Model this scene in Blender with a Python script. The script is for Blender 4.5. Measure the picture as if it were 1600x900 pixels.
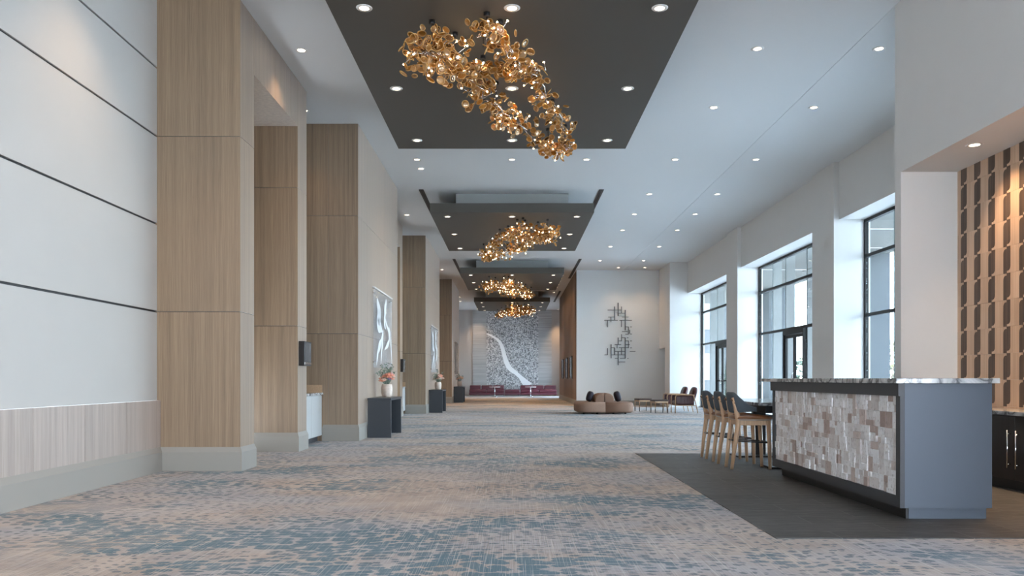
import bpy, bmesh, math, random
from mathutils import Vector, Matrix, Euler

for o in list(bpy.data.objects):
    bpy.data.objects.remove(o)
S = bpy.context.scene
COL = S.collection
F = 1250.0            # focal length in pixels of the 1600 px wide frame
H = 1.09              # eye height

# ------------------------------------------------------------------ camera
cam = bpy.data.cameras.new('camera')
cam.sensor_width = 36.0
cam.lens = 36.0 * F / 1600.0
cam.shift_y = 142.0 / 1600.0
cam.clip_end = 400
camo = bpy.data.objects.new('camera', cam)
camo.location = (0, 0, H)
camo.rotation_euler = (math.pi / 2, 0, 0)
COL.objects.link(camo)
S.camera = camo

# ------------------------------------------------------------------ view
S.view_settings.view_transform = 'Standard'
S.view_settings.look = 'None'
S.view_settings.gamma = 1.0
S.view_settings.use_curve_mapping = False
S.view_settings.exposure = -0.32

# ------------------------------------------------------------------ sky and sun
world = bpy.data.worlds.new('sky')
S.world = world
world.use_nodes = True
wn = world.node_tree
wn.nodes.clear()
wo = wn.nodes.new('ShaderNodeOutputWorld')
wb = wn.nodes.new('ShaderNodeBackground')
wt = wn.nodes.new('ShaderNodeTexCoord')
ws = wn.nodes.new('ShaderNodeSeparateXYZ')
wr = wn.nodes.new('ShaderNodeValToRGB')
wr.color_ramp.elements[0].position = 0.0
wr.color_ramp.elements[0].color = (0.80, 0.89, 1.0, 1)
wr.color_ramp.elements[1].position = 0.7
wr.color_ramp.elements[1].color = (0.52, 0.70, 1.0, 1)
wn.links.new(wt.outputs['Generated'], ws.inputs[0])
wn.links.new(ws.outputs[2], wr.inputs[0])
wn.links.new(wr.outputs[0], wb.inputs[0])
wb.inputs[1].default_value = 27.0
wn.links.new(wb.outputs[0], wo.inputs[0])

sun = bpy.data.lights.new('sun', 'SUN')
sun.energy = 30.0
sun.angle = math.radians(0.6)
sun.color = (1.0, 0.95, 0.88)
suno = bpy.data.objects.new('sun', sun)
suno.rotation_euler = (math.radians(18), math.radians(-32), 0)
COL.objects.link(suno)

SPOT_W = 48.0
BULB_E = 32.0
LENS_E = 14.0


def portal(x, y0, y1, z0, z1):
    l = bpy.data.lights.new('window_portal', 'AREA')
    l.shape = 'RECTANGLE'
    l.size = z1 - z0
    l.size_y = y1 - y0
    l.cycles.is_portal = True
    o = bpy.data.objects.new('window_portal', l)
    o.location = (x, (y0 + y1) / 2, (z0 + z1) / 2)
    o.rotation_euler = (0, math.radians(90), 0)
    COL.objects.link(o)


for (a, b) in ((-4.7, 2.37), (10.64, 16.53), (17.72, 23.6), (24.8, 30.77)):  # first span is the unseen opening added behind the viewer
    portal(7.62, a, b, 0, 4.4)
portal(3.78, 46.6, 50.2, 0, 3.8)  # serves the unseen window added beside the mural
l = bpy.data.lights.new('window_portal', 'AREA')  # serves the unseen opening added in the back wall
l.shape = 'RECTANGLE'
l.size, l.size_y = 6.4, 2.2
l.cycles.is_portal = True
o = bpy.data.objects.new('window_portal', l)
o.location = (1.0, -6.45, 1.1)
o.rotation_euler = (math.radians(-90), 0, 0)
COL.objects.link(o)


# ------------------------------------------------------------------ materials
def new_mat(name):
    m = bpy.data.materials.new(name)
    m.use_nodes = True
    return m, m.node_tree, m.node_tree.nodes['Principled BSDF']


def mat(name, col, rough=0.5, metal=0.0, spec=0.5, emit=None, es=0, var=0.0, vscale=8.0, bump=0.0, bscale=200.0, island=0.0):
    m, nt, p = new_mat(name)
    c = (col[0], col[1], col[2], 1)
    p.inputs['Base Color'].default_value = c
    p.inputs['Roughness'].default_value = rough
    p.inputs['Metallic'].default_value = metal
    p.inputs['Specular IOR Level'].default_value = spec
    if emit:
        p.inputs['Emission Color'].default_value = (*emit, 1)
        p.inputs['Emission Strength'].default_value = es
    if var or bump or island:
        tc = nt.nodes.new('ShaderNodeTexCoord')
    if var or island:
        hsv = nt.nodes.new('ShaderNodeHueSaturation')
        hsv.inputs['Color'].default_value = c
        if var:
            n = nt.nodes.new('ShaderNodeTexNoise')
            n.inputs['Scale'].default_value = vscale
            n.inputs['Detail'].default_value = 4
            nt.links.new(tc.outputs['Object'], n.inputs['Vector'])
            src = n.outputs['Fac']
            amt = var
        else:
            g = nt.nodes.new('ShaderNodeNewGeometry')
            src = g.outputs['Random Per Island']
            amt = island
        mr = nt.nodes.new('ShaderNodeMapRange')
        mr.inputs['To Min'].default_value = 1 - amt
        mr.inputs['To Max'].default_value = 1 + amt
        nt.links.new(src, mr.inputs['Value'])
        nt.links.new(mr.outputs[0], hsv.inputs['Value'])
        nt.links.new(hsv.outputs[0], p.inputs['Base Color'])
    if bump:
        n2 = nt.nodes.new('ShaderNodeTexNoise')
        n2.inputs['Scale'].default_value = bscale
        nt.links.new(tc.outputs['Object'], n2.inputs['Vector'])
        b = nt.nodes.new('ShaderNodeBump')
        b.inputs['Strength'].default_value = bump
        b.inputs['Distance'].default_value = 0.004
        nt.links.new(n2.outputs['Fac'], b.inputs['Height'])
        nt.links.new(b.outputs[0], p.inputs['Normal'])
    return m


class G:
    """small node-graph helper"""

    def __init__(self, nt):
        self.nt = nt

    def n(self, t, **kw):
        x = self.nt.nodes.new(t)
        for k, v in kw.items():
            setattr(x, k, v)
        return x

    def l(self, a, b):
        self.nt.links.new(a, b)

    def math(self, op, a, b=None, clamp=False):
        x = self.n('ShaderNodeMath', operation=op, use_clamp=clamp)
        for i, v in enumerate((a, b)):
            if v is None:
                continue
            if isinstance(v, (int, float)):
                x.inputs[i].default_value = v
            else:
                self.l(v, x.inputs[i])
        return x.outputs[0]

    def mapping(self, vec, scale=(1, 1, 1), rot=(0, 0, 0), loc=(0, 0, 0)):
        x = self.n('ShaderNodeMapping')
        x.inputs['Scale'].default_value = scale
        x.inputs['Rotation'].default_value = rot
        x.inputs['Location'].default_value = loc
        self.l(vec, x.inputs['Vector'])
        return x.outputs[0]

    def noise(self, vec, scale=1, detail=2, rough=0.5):
        x = self.n('ShaderNodeTexNoise')
        x.inputs['Scale'].default_value = scale
        x.inputs['Detail'].default_value = detail
        x.inputs['Roughness'].default_value = rough
        self.l(vec, x.inputs['Vector'])
        return x.outputs['Fac']

    def rng(self, v, a, b, c=0.0, d=1.0):
        x = self.n('ShaderNodeMapRange')
        for i, q in enumerate((a, b, c, d)):
            x.inputs[i + 1].default_value = q
        self.l(v, x.inputs[0])
        return x.outputs[0]

    def mix(self, f, a, b):
        x = self.n('ShaderNodeMix', data_type='RGBA')
        if isinstance(f, (int, float)):
            x.inputs[0].default_value = f
        else:
            self.l(f, x.inputs[0])
        for i, v in ((6, a), (7, b)):
            if isinstance(v, tuple):
                x.inputs[i].default_value = (*v[:3], 1)
            else:
                self.l(v, x.inputs[i])
        return x.outputs[2]

    def ramp(self, f, stops):
        x = self.n('ShaderNodeValToRGB')
        r = x.color_ramp
        while len(r.elements) < len(stops):
            r.elements.new(0.5)
        for e, (p, c) in zip(r.elements, stops):
            e.position = p
            e.color = (*c, 1)
        self.l(f, x.inputs[0])
        return x.outputs[0]


def wood_mat(name, dark, light, rough=0.4, island=0.10, grain=70.0, axis='Z', spec=0.5, coat=0.0):
    m, nt, p = new_mat(name)
    g = G(nt)
    tc = g.n('ShaderNodeTexCoord').outputs['Object']
    sc = {'Z': (1, 1, 0.012), 'X': (0.012, 1, 1), 'Y': (1, 0.012, 1)}[axis]
    geo = g.n('ShaderNodeNewGeometry')
    isl = geo.outputs['Random Per Island']
    off = g.n('ShaderNodeCombineXYZ')
    g.l(g.math('MULTIPLY', isl, 37.0), off.inputs[0])
    g.l(g.math('MULTIPLY', isl, 11.0), off.inputs[1])
    add = g.n('ShaderNodeVectorMath', operation='ADD')
    g.l(tc, add.inputs[0])
    g.l(off.outputs[0], add.inputs[1])
    v = g.mapping(add.outputs[0], scale=sc)
    fine = g.noise(v, grain * 3, 5, 0.6)
    broad = g.noise(v, grain * 0.28, 3, 0.5)
    t = g.math('ADD', g.math('MULTIPLY', fine, 0.55), g.math('MULTIPLY', broad, 0.45))
    t = g.rng(t, 0.36, 0.64)
    c = g.mix(t, dark, light)
    hsv = g.n('ShaderNodeHueSaturation')
    g.l(c, hsv.inputs['Color'])
    g.l(g.rng(isl, 0, 1, 1 - island, 1 + island), hsv.inputs['Value'])
    g.l(hsv.outputs[0], p.inputs['Base Color'])
    p.inputs['Roughness'].default_value = rough
    p.inputs['Specular IOR Level'].default_value = spec
    if coat:
        p.inputs['Coat Weight'].default_value = coat
        p.inputs['Coat Roughness'].default_value = 0.55
        p.inputs['Coat IOR'].default_value = 1.6
        p.inputs['Sheen Weight'].default_value = 0.9
        p.inputs['Sheen Roughness'].default_value = 0.28
    return m


def carpet_mat():
    m, nt, p = new_mat('patterned_carpet')
    g = G(nt)
    tc = g.n('ShaderNodeTexCoord').outputs['Object']
    # gentle warp so that rows of dabs wander
    nw = g.n('ShaderNodeTexNoise')
    nw.inputs['Scale'].default_value = 0.8
    nw.inputs['Detail'].default_value = 1
    g.l(tc, nw.inputs['Vector'])
    sub = g.n('ShaderNodeVectorMath', operation='MULTIPLY_ADD')
    g.l(nw.outputs['Color'], sub.inputs[0])
    sub.inputs[1].default_value = (0.5, 0.5, 0)
    g.l(tc, sub.inputs[2])
    w = sub.outputs[0]
    vor = g.n('ShaderNodeTexVoronoi', voronoi_dimensions='2D', feature='F1')
    vor.inputs['Scale'].default_value = 1.0
    vor.inputs['Randomness'].default_value = 0.8
    rag = g.noise(g.mapping(tc, scale=(1, 1.3, 1)), 45, 3, 0.65)
    g.l(g.mapping(w, scale=(9.6, 14.0, 1)), vor.inputs['Vector'])
    big = g.noise(g.mapping(tc, scale=(0.36, 0.60, 1), loc=(3.7, 1.3, 0)), 1.0, 3, 0.6)
    mid = g.noise(g.mapping(tc, scale=(1.0, 1.5, 1), loc=(9.1, 4.4, 0)), 1.0, 2, 0.5)
    field = g.math('ADD', g.math('MULTIPLY', big, 0.65), g.math('MULTIPLY', mid, 0.35))
    sy = g.n('ShaderNodeSeparateXYZ')
    g.l(tc, sy.inputs[0])
    field = g.math('ADD', field, g.rng(sy.outputs[1], 8.0, 16.0, 0.0, 0.008))     # bluer down the hall: grazing daylight sheen put into the pattern colour
    cell = g.n('ShaderNodeSeparateColor')
    g.l(vor.outputs['Color'], cell.inputs[0])
    patch = g.rng(field, 0.49, 0.58)
    thr = g.math('ADD', g.rng(patch, 0, 1, 0.27, 0.60), g.rng(cell.outputs[0], 0, 1, -0.10, 0.06))
    e = g.math('ADD', vor.outputs['Distance'], g.math('MULTIPLY', g.math('SUBTRACT', rag, 0.5), 0.6))
    dab = g.math('MULTIPLY', g.math('SUBTRACT', thr, e), 15.0, True)
    dab = g.math('MULTIPLY', dab, g.rng(g.noise(g.mapping(tc, scale=(0.5, 0.8, 1), loc=(31, 7, 0)), 1, 2, 0.5), 0.34, 0.46, 0.2, 1.0))
    # hatch threads in two directions
    h1 = g.rng(g.noise(g.mapping(tc, scale=(200, 1.8, 1), rot=(0, 0, math.radians(5))), 1, 3, 0.6), 0.52, 0.62)
    h2 = g.rng(g.noise(g.mapping(tc, scale=(1.8, 190, 1), rot=(0, 0, math.radians(-7))), 1, 3, 0.6), 0.54, 0.64)
    hm = g.rng(g.noise(g.mapping(tc, scale=(0.7, 0.5, 1), loc=(21, 5, 0)), 1, 2, 0.5), 0.40, 0.58)
    hm2 = g.rng(g.noise(g.mapping(tc, scale=(0.6, 0.6, 1), loc=(2, 35, 0)), 1, 2, 0.5), 0.42, 0.60)
    base = g.mix(g.rng(g.noise(tc, 2.2, 3, 0.6), 0.35, 0.65), (0.32, 0.25, 0.20), (0.44, 0.355, 0.295))
    cool = g.rng(g.noise(g.mapping(tc, scale=(0.5, 0.8, 1), loc=(13, 17, 0)), 1, 3, 0.6), 0.42, 0.60, 0, 0.75)
    base = g.mix(cool, base, (0.285, 0.29, 0.32))
    base = g.mix(g.math('MULTIPLY', g.math('MULTIPLY', h1, hm), 0.75), base, (0.19, 0.155, 0.13))
    blue = g.mix(patch, (0.070, 0.088, 0.100), (0.028, 0.100, 0.138))
    blue = g.mix(g.math('MULTIPLY', h1, 0.35), blue, (0.16, 0.20, 0.22))
    c = g.mix(g.math('MULTIPLY', dab, 0.9), base, blue)
    c = g.mix(g.math('MULTIPLY', g.math('MULTIPLY', h2, hm2), 0.7), c, (0.62, 0.58, 0.55))
    h3 = g.rng(g.noise(g.mapping(tc, scale=(165, 1.3, 1), rot=(0, 0, math.radians(-12)), loc=(4, 0, 0)), 1, 3, 0.6), 0.55, 0.66)
    c = g.mix(g.math('MULTIPLY', h3, 0.6), c, (0.58, 0.52, 0.46))
    g.l(c, p.inputs['Base Color'])
    p.inputs['Roughness'].default_value = 0.85
    p.inputs['Specular IOR Level'].default_value = 0.12
    p.inputs['Sheen Weight'].default_value = 0.11
    p.inputs['Sheen Roughness'].default_value = 0.4
    b = g.n('ShaderNodeBump')
    b.inputs['Strength'].default_value = 0.35
    b.inputs['Distance'].default_value = 0.004
    g.l(g.noise(tc, 350, 2, 0.5), b.inputs['Height'])
    g.l(b.outputs[0], p.inputs['Normal'])
    return m


def floor_tile_mat():
    m, nt, p = new_mat('charcoal_floor_tile')
    g = G(nt)
    tc = g.n('ShaderNodeTexCoord').outputs['Object']
    br = g.n('ShaderNodeTexBrick')
    br.offset = 0.5
    br.inputs['Color1'].default_value = (0.035, 0.034, 0.032, 1)
    br.inputs['Color2'].default_value = (0.060, 0.058, 0.055, 1)
    br.inputs['Mortar'].default_value = (0.17, 0.165, 0.16, 1)
    br.inputs['Scale'].default_value = 1.0
    br.inputs['Mortar Size'].default_value = 0.003
    br.inputs['Brick Width'].default_value = 0.9
    br.inputs['Row Height'].default_value = 0.3
    g.l(tc, br.inputs['Vector'])
    st = g.noise(g.mapping(tc, scale=(5, 45, 1)), 1, 4, 0.7)
    c = g.mix(g.rng(st, 0.45, 0.62, 0, 0.8), br.outputs['Color'], (0.125, 0.118, 0.108))
    g.l(c, p.inputs['Base Color'])
    p.inputs['Roughness'].default_value = 0.5
    p.inputs['Specular IOR Level'].default_value = 0.35
    return m


def marble_mat():
    m, nt, p = new_mat('veined_marble')
    g = G(nt)
    tc = g.n('ShaderNodeTexCoord').outputs['Object']
    n1 = g.n('ShaderNodeTexNoise')
    n1.inputs['Scale'].default_value = 3.5
    n1.inputs['Detail'].default_value = 6
    n1.inputs['Distortion'].default_value = 1.6
    g.l(tc, n1.inputs['Vector'])
    c = g.ramp(n1.outputs['Fac'], [(0.34, (0.62, 0.62, 0.62)), (0.44, (0.40, 0.41, 0.42)), (0.50, (0.10, 0.105, 0.11)), (0.56, (0.42, 0.42, 0.42)), (0.7, (0.66, 0.65, 0.64))])
    g.l(c, p.inputs['Base Color'])
    p.inputs['Roughness'].default_value = 0.12
    return m


def stone_mat():
    m, nt, p = new_mat('split_travertine')
    g = G(nt)
    geo = g.n('ShaderNodeNewGeometry')
    tc = g.n('ShaderNodeTexCoord').outputs['Object']
    r = g.ramp(geo.outputs['Random Per Island'], [(0.0, (0.38, 0.28, 0.24)), (0.09, (0.56, 0.46, 0.41)), (0.20, (0.72, 0.67, 0.64)), (0.45, (0.86, 0.84, 0.83)), (0.8, (0.90, 0.89, 0.89)), (1.0, (0.66, 0.61, 0.58))])
    n = g.noise(g.mapping(tc, scale=(1, 1, 0.5)), 45, 6, 0.75)
    c = g.mix(g.rng(n, 0.53, 0.66, 0, 0.7), r, (0.26, 0.19, 0.155))
    g.l(c, p.inputs['Base Color'])
    p.inputs['Roughness'].default_value = 0.7
    b = g.n('ShaderNodeBump')
    b.inputs['Strength'].default_value = 0.5
    b.inputs['Distance'].default_value = 0.01
    g.l(n, b.inputs['Height'])
    g.l(b.outputs[0], p.inputs['Normal'])
    return m


def glass_mat(name, tint=(0.9, 0.95, 0.95), refl=0.10, fres=0.7):
    m = bpy.data.materials.new(name)
    m.use_nodes = True
    nt = m.node_tree
    nt.nodes.clear()
    g = G(nt)
    out = g.n('ShaderNodeOutputMaterial')
    tr = g.n('ShaderNodeBsdfTransparent')
    tr.inputs[0].default_value = (*tint, 1)
    gl = g.n('ShaderNodeBsdfGlossy')
    gl.inputs['Roughness'].default_value = 0.02
    fr = g.n('ShaderNodeFresnel')
    fr.inputs[0].default_value = 1.45
    mx = g.n('ShaderNodeMixShader')
    g.l(g.math('ADD', g.math('MULTIPLY', fr.outputs[0], fres), refl * 0.1), mx.inputs[0])
    g.l(tr.outputs[0], mx.inputs[1])
    g.l(gl.outputs[0], mx.inputs[2])
    g.l(mx.outputs[0], out.inputs[0])
    return m


def amber_mat():
    m = bpy.data.materials.new('amber_glass')
    m.use_nodes = True
    nt = m.node_tree
    nt.nodes.clear()
    g = G(nt)
    out = g.n('ShaderNodeOutputMaterial')
    tc = g.n('ShaderNodeTexCoord').outputs['Object']
    ln = g.n('ShaderNodeVectorMath', operation='LENGTH')
    g.l(tc, ln.inputs[0])
    rings = g.math('SINE', g.math('MULTIPLY', ln.outputs['Value'], 420.0))
    rings = g.rng(rings, -1, 1)
    oi = g.n('ShaderNodeObjectInfo')
    geo = g.n('ShaderNodeNewGeometry')
    rnd = g.math('FRACT', g.math('ADD', oi.outputs['Random'], geo.outputs['Random Per Island']))
    c0 = g.ramp(rnd, [(0.0, (0.34, 0.13, 0.012)), (0.45, (0.52, 0.22, 0.028)), (0.85, (0.62, 0.32, 0.07)), (1.0, (0.60, 0.48, 0.33))])
    c = g.mix(0.0, c0, c0)
    d = g.n('ShaderNodeBsdfDiffuse')
    g.l(c, d.inputs[0])
    t = g.n('ShaderNodeBsdfTranslucent')
    g.l(c, t.inputs[0])
    mx = g.n('ShaderNodeMixShader')
    mx.inputs[0].default_value = 0.5
    g.l(d.outputs[0], mx.inputs[1])
    g.l(t.outputs[0], mx.inputs[2])
    tp = g.n('ShaderNodeBsdfTransparent')
    g.l(g.mix(0.5, c, (1, 0.9, 0.75)), tp.inputs[0])
    m2 = g.n('ShaderNodeMixShader')
    m2.inputs[0].default_value = 0.36
    g.l(mx.outputs[0], m2.inputs[1])
    g.l(tp.outputs[0], m2.inputs[2])
    gl = g.n('ShaderNodeBsdfGlossy')
    gl.inputs['Roughness'].default_value = 0.18
    gl.inputs[0].default_value = (1, 0.86, 0.66, 1)
    m3 = g.n('ShaderNodeMixShader')
    m3.inputs[0].default_value = 0.2
    g.l(m2.outputs[0], m3.inputs[1])
    g.l(gl.outputs[0], m3.inputs[2])
    g.l(m3.outputs[0], out.inputs[0])
    return m


def mural_mat():
    """fine pixel mosaic of greys"""
    m, nt, p = new_mat('pixel_mosaic')
    g = G(nt)
    tc = g.n('ShaderNodeTexCoord').outputs['Object']
    sn = g.n('ShaderNodeVectorMath', operation='SNAP')
    g.l(tc, sn.inputs[0])
    sn.inputs[1].default_value = (0.055, 10, 0.055)
    wn_ = g.n('ShaderNodeTexWhiteNoise')
    g.l(sn.outputs[0], wn_.inputs['Vector'])
    cl = g.noise(sn.outputs[0], 1.1, 3, 0.6)
    v = g.math('ADD', wn_.outputs['Value'], g.math('MULTIPLY', g.math('SUBTRACT', cl, 0.5), 0.45))
    c = g.ramp(v, [(0.0, (0.12, 0.12, 0.125)), (0.25, (0.26, 0.26, 0.27)), (0.45, (0.40, 0.40, 0.41)), (0.75, (0.56, 0.56, 0.56)), (1.0, (0.74, 0.73, 0.72))])
    g.l(c, p.inputs['Base Color'])
    p.inputs['Roughness'].default_value = 0.5
    return m


def lined_mat():
    m, nt, p = new_mat('ribbed_grey_panel')
    g = G(nt)
    tc = g.n('ShaderNodeTexCoord').outputs['Object']
    n = g.noise(g.mapping(tc, scale=(0.3, 1, 16)), 1, 3, 0.7)
    c = g.mix(g.rng(n, 0.35, 0.65), (0.36, 0.36, 0.36), (0.50, 0.50, 0.495))
    g.l(c, p.inputs['Base Color'])
    p.inputs['Roughness'].default_value = 0.5
    return m


def glass_art_mat():
    """lightly frosted, mostly clear art glass"""
    m = glass_mat('frosted_art_glass', (0.97, 0.975, 0.98), 0.1, 0.10)
    nt = m.node_tree
    g = G(nt)
    out = [n for n in nt.nodes if n.type == 'OUTPUT_MATERIAL'][0]
    old = out.inputs[0].links[0].from_socket
    d = g.n('ShaderNodeBsdfDiffuse')
    d.inputs[0].default_value = (0.75, 0.77, 0.80, 1)
    tc = g.n('ShaderNodeTexCoord').outputs['Object']
    f = g.rng(g.noise(tc, 1.2, 2, 0.5), 0.35, 0.7, 0.08, 0.16)
    mx = g.n('ShaderNodeMixShader')
    g.l(f, mx.inputs[0])
    g.l(old, mx.inputs[1])
    g.l(d.outputs[0], mx.inputs[2])
    g.l(mx.outputs[0], out.inputs[0])
    return m


M = {}
def add_white(m, f):
    nt = m.node_tree
    g = G(nt)
    out = [n for n in nt.nodes if n.type == 'OUTPUT_MATERIAL'][0]
    old = out.inputs[0].links[0].from_socket
    d = g.n('ShaderNodeBsdfDiffuse')
    d.inputs[0].default_value = (0.9, 0.91, 0.92, 1)
    mx = g.n('ShaderNodeMixShader')
    mx.inputs[0].default_value = f
    g.l(old, mx.inputs[1])
    g.l(d.outputs[0], mx.inputs[2])
    g.l(mx.outputs[0], out.inputs[0])


M['carpet'] = carpet_mat()
M['floor_tile'] = floor_tile_mat()
M['marble'] = marble_mat()
M['stone'] = stone_mat()
M['amber'] = amber_mat()
M['mural'] = mural_mat()
M['amber_rim'] = mat('pale_amber_rim', (0.62, 0.36, 0.13), 0.2, 0.4)
M['lined'] = lined_mat()
M['white_wash'] = glass_mat('white_wash_on_glass', (1, 1, 1), 0.1, 0.1)
M['art_glass'] = glass_art_mat()
M['glass'] = glass_mat('window_glass', (0.9, 0.95, 0.95), 0.10, 0.28)
add_white(M['white_wash'], 0.65)
M['oak'] = wood_mat('pale_oak_veneer', (0.165, 0.104, 0.056), (0.305, 0.208, 0.120), 0.5, 0.07, spec=0.6, coat=0.6)
M['oak_flat'] = wood_mat('corridor_oak_veneer', (0.16, 0.098, 0.062), (0.27, 0.18, 0.12), 0.6, 0.22)
M['oak_grey'] = wood_mat('grey_oak_veneer', (0.24, 0.19, 0.155), (0.40, 0.33, 0.28), 0.5, 0.10, spec=0.8, coat=0.9)
M['tile_light'] = wood_mat('light_wood_tile', (0.50, 0.33, 0.22), (0.68, 0.49, 0.35), 0.45, 0.10, 30)
M['tile_dark'] = wood_mat('dark_wood_inlay', (0.045, 0.030, 0.022), (0.13, 0.085, 0.06), 0.5, 0.15, 40)
M['beech'] = wood_mat('beech_wood', (0.42, 0.26, 0.15), (0.58, 0.38, 0.235), 0.42, 0.05, 30)
M['espresso'] = wood_mat('espresso_wood', (0.016, 0.011, 0.009), (0.032, 0.022, 0.018), 0.35, 0.1, 40)
M['paint'] = mat('warm_white_paint', (0.72, 0.71, 0.69), 0.7, var=0.02, vscale=3)
M['paint_daylit'] = mat('daylit_white_paint', (0.76, 0.79, 0.80), 0.7, var=0.02, vscale=3)  # white paint lifted and cooled: window daylight put into the wall colour
M['paint_taupe'] = mat('taupe_paint', (0.46, 0.42, 0.39), 0.75, var=0.02)
M['fabric_wall'] = mat('pale_wallcovering', (0.46, 0.455, 0.43), 0.65, var=0.03, vscale=2, bump=0.1, bscale=400)
M['joint'] = mat('black_reveal', (0.012, 0.012, 0.013), 0.5)
M['ceil'] = mat('ceiling_white', (0.70, 0.71, 0.71), 0.8)
M['dark_panel'] = mat('charcoal_ceiling_paint', (0.078, 0.071, 0.060), 0.6)
M['plenum'] = mat('grey_bulkhead_paint', (0.40, 0.42, 0.41), 0.7)
M['base'] = mat('grey_skirting_paint', (0.285, 0.268, 0.238), 0.5)
M['silver'] = mat('brushed_nickel', (0.72, 0.70, 0.67), 0.25, 1.0)
M['chrome'] = mat('chrome', (0.85, 0.85, 0.86), 0.12, 1.0)
M['black'] = mat('black_metal', (0.015, 0.015, 0.016), 0.4)
M['bulb'] = mat('lit_bulb', (1, 0.9, 0.75), 0.3, emit=(1.0, 0.72, 0.40), es=BULB_E)
M['lens'] = mat('lit_lens', (1, 0.95, 0.9), 0.3, emit=(1.0, 0.80, 0.58), es=LENS_E)
M['trim'] = mat('white_trim_ring', (0.75, 0.74, 0.72), 0.4)
M['slate'] = mat('slate_blue_laminate', (0.084, 0.102, 0.128), 0.45, var=0.02, vscale=2)
M['charcoal'] = mat('charcoal_laminate', (0.045, 0.047, 0.052), 0.45)
M['console'] = mat('blue_black_lacquer', (0.020, 0.027, 0.036), 0.35)
M['frame'] = mat('dark_bronze_frame', (0.014, 0.013, 0.013), 0.5, 0.0, 0.25)
M['mullion'] = mat('grey_aluminium', (0.20, 0.20, 0.195), 0.6, 0.0)
M['maroon'] = mat('oxblood_leather', (0.075, 0.024, 0.026), 0.28, var=0.25, vscale=9)
M['burgundy'] = mat('burgundy_leather', (0.095, 0.015, 0.028), 0.3, var=0.15, vscale=6)
M['tan'] = mat('tan_upholstery', (0.245, 0.150, 0.105), 0.85, var=0.05, vscale=20, bump=0.2)
M['purple'] = mat('dark_purple_velvet', (0.012, 0.008, 0.017), 0.7, var=0.5, vscale=60)
M['stool_fabric'] = mat('blue_grey_wool', (0.075, 0.092, 0.108), 0.9, bump=0.3, bscale=500)
M['seat_leather'] = mat('cognac_leather', (0.20, 0.085, 0.035), 0.3, var=0.1)
M['pull_cloth'] = mat('cream_piping', (0.55, 0.50, 0.43), 0.7)
M['dark_leather'] = mat('dark_brown_leather', (0.05, 0.03, 0.025), 0.35)
M['grey_cab'] = mat('grey_cabinet_paint', (0.44, 0.45, 0.45), 0.5)
M['mosaic_tan'] = mat('tan_mosaic_backsplash', (0.45, 0.30, 0.18), 0.5, var=0.5, vscale=90)
M['ceramic'] = mat('cream_ceramic', (0.66, 0.55, 0.47), 0.45, var=0.25, vscale=22)
M['screen'] = mat('grey_screen', (0.10, 0.11, 0.12), 0.12)
M['rod'] = mat('dark_steel_bar', (0.13, 0.14, 0.15), 0.35, 0.6)
M['white_gloss'] = mat('white_gloss', (0.95, 0.95, 0.95), 0.35)
M['concrete'] = mat('pale_concrete', (0.62, 0.60, 0.57), 0.85, var=0.05, vscale=1)
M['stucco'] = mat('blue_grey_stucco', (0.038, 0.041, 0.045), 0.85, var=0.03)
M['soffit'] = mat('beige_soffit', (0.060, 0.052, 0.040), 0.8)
M['leaf'] = mat('green_leaf', (0.035, 0.06, 0.018), 0.6, island=0.4)
M['leaf_yellow'] = mat('olive_yellow_leaf', (0.10, 0.09, 0.022), 0.6, island=0.4)
M['bark'] = mat('brown_bark', (0.10, 0.07, 0.05), 0.9)
M['petal_coral'] = mat('coral_petal', (0.85, 0.36, 0.24), 0.6, island=0.2)
M['petal_pink'] = mat('blush_petal', (0.85, 0.58, 0.48), 0.6, island=0.15)
M['petal_violet'] = mat('violet_petal', (0.20, 0.17, 0.42), 0.6, island=0.2)
M['petal_white'] = mat('ivory_petal', (0.80, 0.76, 0.66), 0.6, island=0.1)
M['sage'] = mat('sage_leaf', (0.15, 0.20, 0.155), 0.6, island=0.3)
M['strap'] = mat('brown_strap', (0.13, 0.07, 0.04), 0.5)


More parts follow.
